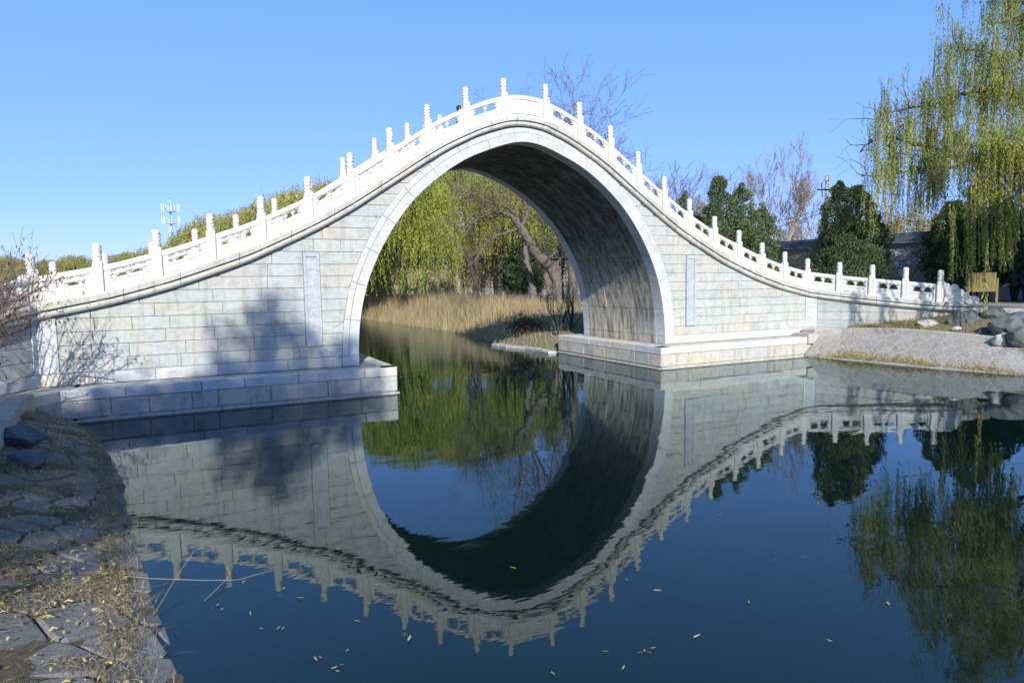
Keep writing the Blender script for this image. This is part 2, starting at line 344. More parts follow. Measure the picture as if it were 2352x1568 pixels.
A = [(-x+.05, z) for x, z in zip(AX, AZ)]+[(x+.05, z) for x, z in zip(AX[::-1], AZ[::-1])]
A[0] = (-5.62, .77); A[1] = (-5.62, 1.065); A[-1] = (5.75, .77); A[-2] = (5.74, 1.065)
def arcpt(i, u, off=0.0):                 # between joint i and i+1, curved a little, off outwards
    a, b = Vector(A[i]), Vector(A[i+1]); p = Vector(A[max(i-1, 0)]); q = Vector(A[min(i+2, len(A)-1)])
    t0 = ((b-p)*.5); t1 = ((q-a)*.5)
    if i in (0, len(A)-2): return_pt = a.lerp(b, u); tan = b-a
    else:
        h00 = 2*u**3-3*u**2+1; h10 = u**3-2*u**2+u; h01 = -2*u**3+3*u**2; h11 = u**3-u**2
        if i == 1: t0 = Vector((0, 1.0))
        if i == len(A)-3: t1 = Vector((0, -1.0))
        return_pt = a*h00+t0*h10+b*h01+t1*h11
        tan = a*(6*u*u-6*u)+t0*(3*u*u-4*u+1)+b*(-6*u*u+6*u)+t1*(3*u*u-2*u)
    tan.normalize(); n = Vector((-tan.y, tan.x))
    return return_pt+n*off
R1a, R1b, R2b = 0.0, .29, .47

BR = thing('stone_arch_bridge', 'high humped white marble bridge with one pointed round arch over green water', 'bridge', (0, 0, 0))
random.seed(11)
def inset(poly, d):
    n = len(poly); out = []
    cx = sum(p[0] for p in poly)/n; cy = sum(p[1] for p in poly)/n
    for i in range(n):
        p0, p1, p2 = Vector(poly[i-1]), Vector(poly[i]), Vector(poly[(i+1) % n])
        e1 = (p1-p0); e2 = (p2-p1)
        if e1.length < 1e-6 or e2.length < 1e-6: out.append(tuple(p1)); continue
        e1.normalize(); e2.normalize()
        n1 = Vector((-e1.y, e1.x)); n2 = Vector((-e2.y, e2.x)); b = n1+n2
        if b.length < .2: b = n1
        b.normalize(); k = d/max(.5, b.dot(n1)); out.append((p1.x+b.x*k, p1.y+b.y*k))
    return out
def block(name, poly, fn, proud, depth, mat, parent, gap=.0045, bev=.009):
    """poly counter-clockwise in (u,v); fn(u,v,o) -> 3-D, o outwards"""
    A0 = sum(poly[i-1][0]*poly[i][1]-poly[i][0]*poly[i-1][1] for i in range(len(poly)))
    if A0 < 0: poly = poly[::-1]
    if abs(A0) < .012: return None
    p0 = inset(poly, gap); p1 = inset(poly, gap+bev); n = len(poly)
    V = [fn(u, v, -depth) for u, v in p0]+[fn(u, v, proud-bev) for u, v in p0]+[fn(u, v, proud) for u, v in p1]
    F = [(i, (i+1) % n, (i+1) % n+n, i+n) for i in range(n)]+[(i+n, (i+1) % n+n, (i+1) % n+2*n, i+2*n) for i in range(n)]
    F.append(tuple(range(2*n, 3*n)))
    return mk(name, V, F, mat, parent)
def south(t, z, o): x, y = path(t, o); return (x, y, z)
BK = 5.45
def north(t, z, o): x, y = path(t, o); return (x, BK-y, z)

def halfclip(poly, p, n):                 # keep the side where (q-p).n >= 0
    out = []
    for i in range(len(poly)):
        a, b = poly[i], poly[(i+1) % len(poly)]
        da = (a[0]-p[0])*n[0]+(a[1]-p[1])*n[1]; db = (b[0]-p[0])*n[0]+(b[1]-p[1])*n[1]
        if da >= 0: out.append(a)
        if (da > 0) != (db > 0) and abs(da-db) > 1e-9:
            k = da/(da-db); out.append((a[0]+(b[0]-a[0])*k, a[1]+(b[1]-a[1])*k))
    return out
# outer arch curve as t(z) for each side
OUT = [arcpt(i, u, R2b) for i in range(len(A)-1) for u in (0, .25, .5, .75)]
def outer_x(z, side):
    best = None
    pts = [p for p in OUT if (p.x > 0) == (side > 0)]
    pts.sort(key=lambda p: p.y)
    return float(np.interp(z, [p.y for p in pts], [p.x for p in pts]))
COURSE = [1.07, 1.40, 1.74, 2.07, 2.40, 2.73, 3.06, 3.39, 3.72, 4.07, 4.42, 4.76, 5.10, 5.44, 5.78, 6.12, 6.46, 6.8, 7.1]
TAB = (6.64, 7.10)                        # tablet edges from the centre
for face, fn in (('s', south), ('n', north)):
    for side in (-1, 1):
        lim = 18.6
        plast = []
        for ci in range(len(COURSE)-1):
            z0, z1 = COURSE[ci], COURSE[ci+1]
            x0 = abs(outer_x(z0, side)); x1 = abs(outer_x(z1, side)); xs = min(x0, x1)
            x = xs; cuts = [xs]
            ends = [TAB[0]+(0 if side < 0 else .1), TAB[1]+(0 if side < 0 else .1)] if z0 < 4.06 and z0 > 1.39 else []
            spans = []
            stops = [s for s in ends if s > xs+.05]
            hasTab = len(stops) == 2
            pa_, pb_ = (T0-.06, T0+.42) if side > 0 else (T0-.42, T0+.16)
            seq = ([('w', xs, stops[0]), ('w', stops[1], pa_), ] if hasTab else [('w', xs, pa_)])+[('w', pb_, lim)]
            for _, a, b in seq:
                p = a
                while p < b-.01:
                    L = random.uniform(.75, 1.75) if face == 's' else 1.6
                    e = p+L
                    if b-e < .55: e = b
                    spans.append((p, e)); p = e
            for a, b in spans:
                N = 6; T = [a+(b-a)*i/N for i in range(N+1)]
                up = [(t, min(z1, bot(t)-.01)) for t in T]; up = [q for q in up if q[1] > z0+.03]
                if len(up) < 2: continue
                if all(abs(q[1]-z1) < 1e-6 for q in up): up = [up[0], up[-1]]
                poly = [(up[0][0], z0), (up[-1][0], z0)]+up[::-1]
                pv = Vector((x0, z0)); qv = Vector((x1, z1))
                if a < max(x0, x1):
                    d = qv-pv; nn = (d.y, -d.x)
                    poly = halfclip(poly, (x0, z0), nn)
                    if len(poly) < 3: continue
                poly = [(side*u, v) for u, v in poly]
                block('wall_stone', poly, fn, random.uniform(-.006, .008), .2, MAT['wall'], BR)
        # plinth course
        p = 6.12
        while p < lim-.01:
            e = min(p+random.uniform(1.3, 2.3), lim)
            if p < T0 < e: e = T0
            block('plinth_stone', [(side*p, .77), (side*e, .77), (side*e, 1.07), (side*p, 1.07)], fn, .045, .25, MAT['base'], BR); p = e
        # quoin pilaster where the wing turns
        for a, b in (((T0-.06, T0), (T0, T0+.42)) if side > 0 else ((T0-.42, T0), (T0, T0+.16))):
            zt = bot((a+b)/2)-.01
            block('corner_pilaster', [(side*a, 1.07), (side*b, 1.07), (side*b, zt), (side*a, zt)], fn, .03, .2, MAT['quoin'], BR)
        # inscription tablet
        if face == 's':
            o = 0 if side < 0 else .1
            a, b = side*(TAB[0]+o), side*(TAB[1]+o); a, b = min(a, b), max(a, b)
            tb = MB()
            for (u0, u1, v0, v1) in ((a+.01, a+.08, 1.41, 4.06), (b-.08, b-.01, 1.41, 4.06), (a+.08, b-.08, 1.41, 1.50), (a+.08, b-.08, 3.93, 4.06)):
                tb.box(u0, u1, -.055, .1, v0, v1)
            tb.box(a+.08, b-.08, -.028, .1, 1.5, 3.93)
            tbo = tb.build('inscription_tablet', MAT['tablet'], BR)
            txt = '佽纹千叠层澜會谷' if side < 0 else '琴河一元像心一年里山'
            cu = bpy.data.curves.new('t', 'FONT'); cu.body = '\n'.join(txt); cu.size = .27 if side < 0 else .22; cu.align_x = 'CENTER'
            cu.space_line = (.98 if side < 0 else .93); cu.extrude = .004
            to = bpy.data.objects.new('t', cu); COL.objects.link(to); bpy.context.view_layer.update()
            me = bpy.data.meshes.new_from_object(to.evaluated_get(bpy.context.evaluated_depsgraph_get())); bpy.data.objects.remove(to)
            me.name = 'inscription'; me.materials.clear(); me.materials.append(MAT['quoin'])
            R = Matrix.Translation(((a+b)/2, -.034, 3.60)) @ Matrix.Rotation(radians(90), 4, 'X'); me.transform(R)
            io = bpy.data.objects.new('inscription', me); COL.objects.link(io); io.parent = tbo
# voussoirs and band stones, both faces
for fn, fy in ((south, 0), (north, 1)):
    for i in range(len(A)-1):
        us = [0, .2, .4, .6, .8, 1] if 0 < i < len(A)-2 else [0, 1]
        inn = [arcpt(i, u, 0) for u in us]; mid = [arcpt(i, u, R1b) for u in us]; outp = [arcpt(i, u, R2b) for u in us]
        if i in (0, len(A)-2):
            s = -1 if i == 0 else 1
            xa = A[0][0] if i == 0 else A[-1][0]
            xb = s*6.12
            poly = [(xa, .77), (xb, .77), (xb, 1.07), (xa, 1.07)]
            block('arch_foot_stone', poly, fn, .05, .5, MAT['arch'], BR); continue
        # soften: stones do not share exactly the curve of their neighbours
        block('voussoir', [tuple(p) for p in inn]+[tuple(p) for p in mid[::-1]], fn, .045+random.uniform(-.004, .004), .45, MAT['arch'], BR, .004, .010)
        block('arch_band_stone', [tuple(p) for p in mid]+[tuple(p) for p in outp[::-1]], fn, .02+random.uniform(-.003, .003), .3, MAT['arch'], BR, .004, .009)
# vault stones: per segment, rows along the depth
for i in range(len(A)-1):
    y = .46
    while y < BK-.5:
        L = random.uniform(.42, .66); e = y+L
        if BK-.46-e < .4: e = BK-.46
        nn = 4 if 0 < i < len(A)-2 else 1
        us = [k/nn for k in range(nn+1)]
        gu = .007/ (Vector(A[i+1])-Vector(A[i])).length
        uu = [min(max(u, gu), 1-gu) for u in us]
        pr = random.uniform(-.006, .012)
        V = []; F = []
        for u in uu:
            p = arcpt(i, u, -pr); q = arcpt(i, u, .14)
            V += [(p.x, y+.007, p.y), (p.x, e-.007, p.y), (q.x, e-.007, q.y), (q.x, y+.007, q.y)]
        for k in range(nn):
            b = 4*k
            F += [(b, b+1, b+5, b+4), (b+1, b+2, b+6, b+5), (b+3, b, b+4, b+7)]
        F += [(0, 3, 2, 1), (4*nn, 4*nn+1, 4*nn+2, 4*nn+3)]
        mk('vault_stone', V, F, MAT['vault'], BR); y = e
        if e >= BK-.47: break
# mortar core: spandrels and crown
core = MB(); S = [-18.6, -16.9, -15.7, -14.5, -T0]+[-T0+.001+k*(2*T0-.002)/110 for k in range(111)]+[T0, 14.5, 15.7, 16.9, 18.6]
inn = [arcpt(i, u, .12) for i in range(len(A)-1) for u in (0, .25, .5, .75)]+[arcpt(len(A)-2, 1, .12)]
ix = [p.x for p in inn]; iz = [p.y for p in inn]
def low(t):
    if -5.7 < t < 5.83:
        for k in range(len(inn)-1):
            pass
        return float(np.interp(t, ix, iz))
    return -.6
for a, b in zip(S[:-1], S[1:]):
    qa, qb = path(a, -.03), path(b, -.03)
    la, lb = low(a), low(b)
    if (la < 0) != (lb < 0): la = lb = max(la, lb)
    ta, tb_ = foot(a)-.08, foot(b)-.08
    V = [(qa[0], qa[1], la), (qb[0], qb[1], lb), (qb[0], qb[1], tb_), (qa[0], qa[1], ta),
         (qa[0], BK-qa[1], la), (qb[0], BK-qb[1], lb), (qb[0], BK-qb[1], tb_), (qa[0], BK-qa[1], ta)]
    core.add(V, [(0, 1, 2, 3), (5, 4, 7, 6), (3, 2, 6, 7), (1, 0, 4, 5)])
core.build('masonry_core', MAT['mortar'], BR)
# cornice stones (roll below, slab above) on both faces
prof = [(-.02, -.01), (.10, -.005), (.135, .04), (.14, .09), (.11, .135), (.06, .145), (.07, .165), (.165, .18), (.17, .30), (.15, 'T'), (-.35, 'T')]
def cornice(fn, a, b):
    n = max(2, int((b-a)/.25)+1); V = []; F = []
    g = .006; m = len(prof)
    jit = random.uniform(-.005, .005)
    for k in range(n+1):
        t = a+g+(b-a-2*g)*k/n; bz = bot(t); fz = foot(t)
        for o, dz in prof:
            z = fz if dz == 'T' else bz+dz*(fz-bz)/.34
            V.append(fn(t, z+jit*.4, o+jit))
    for k in range(n):
        for j in range(m-1): F.append((k*m+j, k*m+j+1, (k+1)*m+j+1, (k+1)*m+j))
    F += [tuple(range(m)), tuple(n*m+j for j in range(m))[::-1]]
    mk('cornice_stone', V, F, MAT['cornice'], BR)
for fn in (south, north):
    cuts = [0.75]
    while cuts[-1] < T0-1.4: cuts.append(cuts[-1]+random.uniform(1.15, 1.45))
    cuts[-1] = T0; cuts += [T0+1.3, T0+2.6, T0+3.9, 18.9]
    cornice(fn, -.75, .75)
    for s in (-1, 1):
        for a, b in zip(cuts[:-1], cuts[1:]): cornice(fn, *((a, b) if s > 0 else (-b, -a)))

# posts
PT = [.76, 2.06, 3.32, 4.50, 5.68, 6.88, 8.13, 9.40, 10.67, 11.97, 13.33, 14.55, 15.73, 16.88, 18.02]
PZ = [9.535, 9.11, 8.46, 7.68, 6.87, 6.14, 5.54, 5.04, 4.585, 4.23, 3.957, 3.77, 3.63, 3.5, 3.37]
def post_mesh():
    m = MB(); w = .108; c = .012
    ring = [(-w, -w+c), (-w+c, -w), (w-c, -w), (w, -w+c), (w, w-c), (w-c, w), (-w+c, w), (-w, w-c)]
    V = [(x, y, z) for z in (-1.45, -.455) for x, y in ring]+[(x*.9, y*.9, -.435) for x, y in ring]
    F = [(i, (i+1) % 8, (i+1) % 8+8, i+8) for i in range(8)]+[(i+8, (i+1) % 8+8, (i+1) % 8+16, i+16) for i in range(8)]+[tuple(range(16, 24))]
    m.add(V, F)
    for s in (-1, 1):       # raised frame on the shaft faces
        for ax in (0, 1):
            for (u0, u1, z0, z1) in ((-.075, -.06, -1.1, -.52), (.06, .075, -1.1, -.52), (-.06, .06, -.535, -.52)):
                if ax == 0: m.box(u0, u1, s*(w+.004)-.006, s*(w+.004)+.002, z0, z1)
                else: m.box(s*(w+.004)-.006, s*(w+.004)+.002, u0, u1, z0, z1)
    return mesh_from('post', m.V, m.F, MAT['white'])
def finial_mesh():
    K = 20; rows = []
    zz = np.linspace(-.437, 0, 27); rnd = random.Random(5)
    ph = [rnd.uniform(0, 6) for _ in range(8)]
    V = []; F = []
    for z in zz:
        q = (z+.437)/.437
        if q < .06: r = .085
        elif q > .96: r = .07
        elif q > .90: r = .094
        else: r = .098
        for j in range(K):
            a = 2*pi*j/K
            rr = r
            if .06 <= q <= .90:
                rr += .011*sin(q*30+1.7*sin(3*a+ph[int(q*7)])) + .008*sin(5*a+q*22)-.003
            V.append((rr*cos(a), rr*sin(a), z))
    n = len(zz)
    for i in range(n-1):
        for j in range(K): F.append((i*K+j, i*K+(j+1) % K, (i+1)*K+(j+1) % K, (i+1)*K+j))
    F.append(tuple((n-1)*K+j for j in range(K)))
    return mesh_from('finial', V, F, MAT['white'], True)
PM, FM = post_mesh(), finial_mesh()
def post(x, y, z, rz):
    p = bpy.data.objects.new('post', PM); COL.objects.link(p); p.parent = BR; p.location = (x, y, z); p.rotation_euler = (0, 0, rz+random.uniform(-.01, .01))
    f = bpy.data.objects.new('finial', FM); COL.objects.link(f); f.parent = p; f.rotation_euler = (0, 0, random.uniform(0, 6))
def fr_fn(t, v, o): x, y = path(t, o); return (x, y, foot(t)+v)
BKP, SH = 4.95, -.31
def bk_fn(t, v, o): x, y = path(t, o); return (x+SH, BKP-y, foot(t)+v)
for s in (-1, 1):
    for i, (t, z) in enumerate(zip(PT, PZ)):
        x, y = path(s*t); rz = 0 if i < 10 else (-s*radians(60) if i > 10 else -s*radians(30))
        post(x, y, z, rz)
        if i < 13: post(x+SH, BKP-y, z, -rz)
# railing panels
def lerp(a, b, u): return a+(b-a)*u
def panel(fnb, t0, t1, solid=False, name='railing_panel'):
    m = MB(); a, b = (t0, t1) if t0 < t1 else (t1, t0); L = b-a
    fn = lambda u, y, v: fnb(a+u*L, v, -y)
    w = .045
    def slab(u0, u1, v0, v1, y0=-w, y1=w, n=1):
        for k in range(n): m.box(lerp(u0, u1, k/n), lerp(u0, u1, (k+1)/n), y0, y1, v0, v1, fn)
    if solid:
        slab(0, 1, -.05, .66, n=8)
        for (u0, u1, v0, v1, n) in ((.12, .88, .53, .56, 6), (.12, .135, .1, .53, 1), (.865, .88, .1, .53, 1), (.12, .88, .08, .1, 6)): slab(u0, u1, v0, v1, -w-.02, -w, n)
        return m.build('apex_panel', MAT['white'], BR)
    slab(0, 1, -.05, .305, n=4)
    for (u0, u1, v0, v1) in ((.10, .90, .235, .25), (.10, .90, .06, .075), (.10, .115, .075, .235), (.885, .90, .075, .235)): slab(u0, u1, v0, v1, -w-.012, -w, 3)
    slab(0, .135, .305, .6); slab(.865, 1, .305, .6)
    # rounded handrail
    pr = [(-.04, .50), (-.06, .52), (-.068, .57), (-.06, .63), (-.03, .66), (.03, .66), (.06, .63), (.068, .57), (.06, .52), (.04, .50)]
    V = []; F = []; n = 6; k = len(pr)
    for i in range(n+1):
        for y, v in pr: V.append(fn(i/n, y, v))
    for i in range(n):
        for j in range(k): F.append((i*k+j, i*k+(j+1) % k, (i+1)*k+(j+1) % k, (i+1)*k+j))
    F += [tuple(range(k))[::-1], tuple(n*k+j for j in range(k))]; m.add(V, F)
    # vase baluster and half vases, cloud lobes below the rail
    for cu_ in (.5, .135, .865):
        vp = [(.030, .305), (.055, .325), (.03, .35), (.028, .36), (.068, .385), (.075, .40), (.062, .425), (.03, .44), (.04, .48), (.03, .50)]
        K = 8; V = []; F = []
        for r, v in vp:
            for j in range(K): V.append(fn(cu_+r*cos(2*pi*j/K)/L, r*.8*sin(2*pi*j/K), v))
        for i in range(len(vp)-1):
            for j in range(K): F.append((i*K+j, i*K+(j+1) % K, (i+1)*K+(j+1) % K, (i+1)*K+j))
        m.add(V, F)
    for c in (.5, .135, .865):
        for du, dv, r in ((0, .485, .055), (-.075, .49, .040), (.075, .49, .040), (-.125, .50, .026), (.125, .50, .026)):
            uu_ = c+du/L*1.0
            if .1 < uu_ < .9: m.ball((uu_, 0, dv), (r/L, .04, r), 8, 5, fn)
    return m.build(name, MAT['white'], BR)
for fnb, cnt in ((fr_fn, 15), (bk_fn, 13)):
    g = .10
    panel(fnb, -.76+g, .76-g, True)
    for s in (-1, 1):
        for i in range(cnt-1): panel(fnb, s*(PT[i]+g), s*(PT[i+1]-g))
# scroll-shaped drum stones closing the balustrade
for s in (-1, 1):
    pr = [(0, -.05), (1.12, -.05), (1.12, .14), (1.08, .2), (.98, .23), (.84, .22), (.80, .30), (.73, .37), (.66, .36), (.63, .44), (.57, .49), (.50, .47), (.49, .55), (.44, .64), (.36, .68), (.27, .66), (.22, .60), (.19, .66), (.13, .71), (.06, .70), (.03, .76), (0, .78)]
    m = MB(); fn = lambda u, y, v: fr_fn(s*(18.13+u), v, -y)
    m.prism(pr, -.06, .06, fn)
    m.lathe([(.11, 0), (.11, .015), (.09, .02)], 14, fn=lambda x, y, z: fr_fn(s*(18.13+.33+x), .54+y, .06+z))
    m.lathe([(.045, .0), (.045, .035), (.02, .045)], 10, fn=lambda x, y, z: fr_fn(s*(18.13+.33+x), .54+y, .06+z))
    m.build('drum_stone', MAT['white'], BR)
# deck paving
m = MB()
tt = [-18.5+k*37/120 for k in range(121)]
for a, b in zip(tt[:-1], tt[1:]):
    pa, pb = path(a, -.2), path(b, -.2); za = foot(a)-.02; zb = foot(b)-.02
    m.add([(pa[0], pa[1], za), (pb[0], pb[1], zb), (pb[0], BK-pb[1], zb), (pa[0], BK-pa[1], za)], [(0, 1, 2, 3)])
m.build('deck_paving', MAT['granite'], BR)
# pedestal ledges
def rowpath(pts):
    L = [0]
    for a, b in zip(pts[:-1], pts[1:]): L.append(L[-1]+math.dist(a, b))
    def f(u, v, o):
        u = min(max(u, 0), L[-1]-1e-6); k = max(i for i in range(len(L)-1) if L[i] <= u)
        a, b = Vector(pts[k]), Vector(pts[k+1]); d = (b-a).normalized(); p = a+d*(u-L[k]); n = Vector((d.y, -d.x))
        return (p.x+n.x*o, p.y+n.y*o, v)
    return f, L
for s in (-1, 1):
    xi = 4.74 if s < 0 else 4.85
    pts = [(s*xi, 6.25), (s*xi, -.90), (s*12.81, -.90), (s*(12.81+4.5*C60), -.90-4.5*S60)]
    if s < 0: pts = [(-p[0] if 0 else p[0], p[1]) for p in pts][::-1]
    f, L = rowpath(pts)
    # direction: outward normal must face the water
    test = Vector(f(L[1]*.5, 0, .1))-Vector(f(L[1]*.5, 0, 0))
    sg = 1
    mid = f((L[1]+L[2])/2, 0, .1)
    if mid[1] > -.9: sg = -1
    ff = lambda u, v, o, f=f, sg=sg: f(u, v, o*sg)
    for z0, z1, o, lo, hi in ((.50, .77, .0, 1.0, 1.9), (.075, .50, -.008, .55, 1.7), (-.5, .035, .07, 1.5, 2.3)):
        for k in range(len(L)-1):
            p = L[k]
            while p < L[k+1]-.01:
                e = p+random.uniform(lo, hi)
                if L[k+1]-e < .5: e = L[k+1]
                block('ledge_stone', [(p, z0), (e, z0), (e, z1), (p, z1)], ff, o+random.uniform(-.006, .006), .45, MAT['granite'] if z1 < .7 else MAT['base'], BR, .006, .016)
                p = e
    m = MB()
    m.box(min(s*(xi+.05), s*12.6), max(s*(xi+.05), s*12.6), -.85, 6.2, -.6, .762)
    P = [(s*12.5, 6), (s*12.5, -.85), (s*12.78, -.85), (s*(12.78+4.5*C60), -.85-4.5*S60), (s*20, 2)]
    m.add([(x, y, .762) for x, y in P]+[(x, y, -.6) for x, y in P], [(0, 1, 2, 3, 4)]+[(i, i+5, (i+1) % 5+5, (i+1) % 5) for i in range(5)])
    m.build('ledge_top', MAT['granite'], BR)

# ------------------------------------------------------------------ broken-stone surfaces (irregular cells)
def cells(w, h, c, rng, jit=.42, stretch=1.0, stagger=True):
    nx, ny = int(w/(c*stretch))+3, int(h/c)+3
    P = {}
    for i in range(-2, nx+1):
        for j in range(-2, ny+1):
            P[i, j] = ((i+(.5 if (j % 2 and stagger) else 0)+rng.uniform(-jit, jit))*c*stretch, (j+rng.uniform(-jit, jit))*c)
    out = []
    for i in range(-1, nx):
        for j in range(-1, ny):
            p = P[i, j]
            if not (-c < p[0] < w+c and -c < p[1] < h+c): continue
            poly = [(max(0, p[0]-2*c*stretch), max(0, p[1]-2*c)), (min(w, p[0]+2*c*stretch), max(0, p[1]-2*c)), (min(w, p[0]+2*c*stretch), min(h, p[1]+2*c)), (max(0, p[0]-2*c*stretch), min(h, p[1]+2*c))]
            if poly[1][0] <= poly[0][0] or poly[2][1] <= poly[1][1]: continue
            for di in (-2, -1, 0, 1, 2):
                for dj in (-2, -1, 0, 1, 2):
                    if (di or dj) and (i+di, j+dj) in P:
                        q = P[i+di, j+dj]; poly = halfclip(poly, ((p[0]+q[0])/2, (p[1]+q[1])/2), (p[0]-q[0], p[1]-q[1]))
                        if len(poly) < 3: break
                if len(poly) < 3: break
            if len(poly) >= 3:
                q = [poly[0]]
                for a in poly[1:]:
                    if math.dist(a, q[-1]) > c*.08: q.append(a)
                if math.dist(q[0], q[-1]) < c*.08: q.pop()
                A0 = abs(sum(q[k-1][0]*q[k][1]-q[k][0]*q[k-1][1] for k in range(len(q))))/2
                if len(q) >= 3 and A0 > c*c*.12: out.append(q)
    return out
def cobble(poly, fn, proud, depth, gap, bev, rng, V, F):
    if sum(poly[i-1][0]*poly[i][1]-poly[i][0]*poly[i-1][1] for i in range(len(poly))) < 0: poly = poly[::-1]
    cx = sum(p[0] for p in poly)/len(poly); cy = sum(p[1] for p in poly)/len(poly)
    # cut the corners a little so the outline is not a clean polygon
    q = []
    for i in range(len(poly)):
        a, b, c = poly[i-1], poly[i], poly[(i+1) % len(poly)]; k = rng.uniform(.10, .2)
        q += [(b[0]+(a[0]-b[0])*k, b[1]+(a[1]-b[1])*k), (b[0]+(c[0]-b[0])*k, b[1]+(c[1]-b[1])*k)]
    sh = lambda d: [(x+(cx-x)*min(.8, d/max(1e-3, math.hypot(cx-x, cy-y))), y+(cy-y)*min(.8, d/max(1e-3, math.hypot(cx-x, cy-y)))) for x, y in q]
    p0, p1, p2 = sh(gap), sh(gap+bev), sh(gap+bev*3.5); n = len(q); b = len(V)
    tx, ty = rng.uniform(-.02, .02), rng.uniform(-.02, .02)
    V += [fn(u, v, -depth) for u, v in p0]+[fn(u, v, proud*.45) for u, v in p1]+[fn(u, v, proud+(u-cx)*tx+(v-cy)*ty+rng.uniform(-.1, .1)*proud) for u, v in p2]
    F += [(b+i, b+(i+1) % n, b+(i+1) % n+n, b+i+n) for i in range(n)]+[(b+i+n, b+(i+1) % n+n, b+(i+1) % n+2*n, b+i+2*n) for i in range(n)]
    F.append(tuple(range(b+2*n, b+3*n)))
def cobbles(parent, name, polys, fn, proud, depth, gap, bev, rng, mat, key=None, limit=300, restname=None):
    if key: polys = sorted(polys, key=key)
    for p in polys[:limit]:
        V, F = [], []; cobble(p, fn, proud*rng.uniform(.6, 1.3), depth, gap, bev, rng, V, F); mk(name, V, F, mat, parent)
    if polys[limit:]:
        V, F = [], []
        for p in polys[limit:]: cobble(p, fn, proud*rng.uniform(.6, 1.3), depth, gap, bev, rng, V, F)
        tag(mk(restname or name+'s', V, F, mat, parent), kind='stuff')
class Strip:                              # ruled surface between two polylines, u along the lower one
    def __init__(s, lo, hi):
        s.lo = [Vector(p) for p in lo]; s.hi = [Vector(p) for p in hi]; s.L = [0]
        for a, b in zip(s.lo[:-1], s.lo[1:]): s.L.append(s.L[-1]+(b-a).length)
        s.w = s.L[-1]; s.h = sum((a-b).length for a, b in zip(s.lo, s.hi))/len(s.lo)
    def pt(s, u, q):
        u = min(max(u, 0), s.w-1e-6); k = max(i for i in range(len(s.L)-1) if s.L[i] <= u); f = (u-s.L[k])/(s.L[k+1]-s.L[k])
        return s.lo[k].lerp(s.lo[k+1], f).lerp(s.hi[k].lerp(s.hi[k+1], f), q)
    def fn(s, u, v, o):
        q = v/s.h; p = s.pt(u, q); a = s.pt(min(u+.1, s.w-.001), q)-s.pt(max(u-.1, 0), q); b = s.pt(u, q+.05)-s.pt(u, q-.05)
        n = a.cross(b).normalized()
        if n.z < 0: n = -n
        return p+n*o
    def base(s, name, mat, parent, off=-.012, nu=60, nv=6):
        V = [s.fn(s.w*i/nu, s.h*j/nv, off) for i in range(nu+1) for j in range(nv+1)]
        F = [(i*(nv+1)+j, (i+1)*(nv+1)+j, (i+1)*(nv+1)+j+1, i*(nv+1)+j+1) for i in range(nu) for j in range(nv)]
        return mk(name, V, F, mat, parent)
def below(p, q, z):                        # continue the line q->p down to height z
    k = (p[2]-z)/max(1e-6, (q[2]-p[2])); return tuple(p[i]+(p[i]-q[i])*k for i in range(3))

rng = random.Random(21)
# left bank: paved slope from under the water up to the kerb
Wl = [(-12.7, -.93, 0), (-12.0, -2.6, 0), (-11.5, -5, 0), (-11.15, -7, 0), (-10.9, -9.1, 0), (-10.5, -12, 0), (-10.3, -13.3, 0), (-9.9, -16.5, 0), (-9.2, -18.2, 0)]
Kl = [(-13.42, -1.98, .74), (-13.42, -3.2, .80), (-13.15, -5.2, .82), (-12.95, -7.2, .84), (-12.9, -9.4, .86), (-12.8, -12.4, .88), (-12.8, -14, .9), (-12.6, -17.4, .95), (-12.3, -20, 1.0)]
LBK = Strip([below(a, b, -.75) for a, b in zip(Wl, Kl)], Kl)
lb = thing('paved_bank', 'shaded bank of large flat irregular stones sloping into the water at lower left', 'bank', (-12, -8, .4))
V = []; NU_, NV_ = 220, 46
for i in range(NU_+1):
    for j in range(NV_+1):
        u, v = LBK.w*i/NU_, LBK.h*j/NV_
        nz = sin(u*2.1+v*3.3+1)*sin(v*2.7-u*.9)+.6*sin(u*5.3-v*4.1)+.35*sin(u*13+v*9)*sin(v*11-u*3)
        V.append(LBK.fn(u, v, -.012+.030*max(-.6, min(1.2, nz+.25*(v/LBK.h-.6)*4+.16))+rng.uniform(-.004, .004)))
F = [(i*(NV_+1)+j, (i+1)*(NV_+1)+j, (i+1)*(NV_+1)+j+1, i*(NV_+1)+j+1) for i in range(NU_) for j in range(NV_)]
mk('earth_cover', V, F, MAT['soilshade'], lb, True)
cs = cells(LBK.w, LBK.h, .44, rng, .48, 1.3)
cobbles(lb, 'bank_stone', cs, LBK.fn, .016, .06, .016, .007, rng, MAT['bankshade'])
# right bank
Wr = [(12.05, -.98, 0), (12.35, -2.2, 0), (12.45, -3.9, 0), (12.65, -5.9, 0), (13.35, -8.4, 0), (14.4, -10.4, 0), (15.4, -12.4, 0), (16.4, -15, 0)]
Kr = [(12.9, -.98, .78), (13.45, -1.8, .95), (13.75, -3.4, 1.02), (13.95, -5.2, .98), (14.45, -7.6, .84), (15.3, -9.6, .78), (16.2, -11.6, .78), (17.2, -14.4, .8)]
RBK = Strip([below(a, b, -.5) for a, b in zip(Wr, Kr)], Kr)
rb = thing('paved_embankment', 'sunlit sloping embankment of small crazy paving with pale mortar joints beside the bridge end', 'embankment', (13.5, -6, .5))
RBK.base('pale_joint', MAT['pavemortar'], rb, .006)
cs = cells(RBK.w, RBK.h, .30, rng, .40, 1.05)
cobbles(rb, 'paving_stone', cs, RBK.fn, .014, .03, .013, .004, rng, MAT['paving'], key=lambda p: -p[0][1])
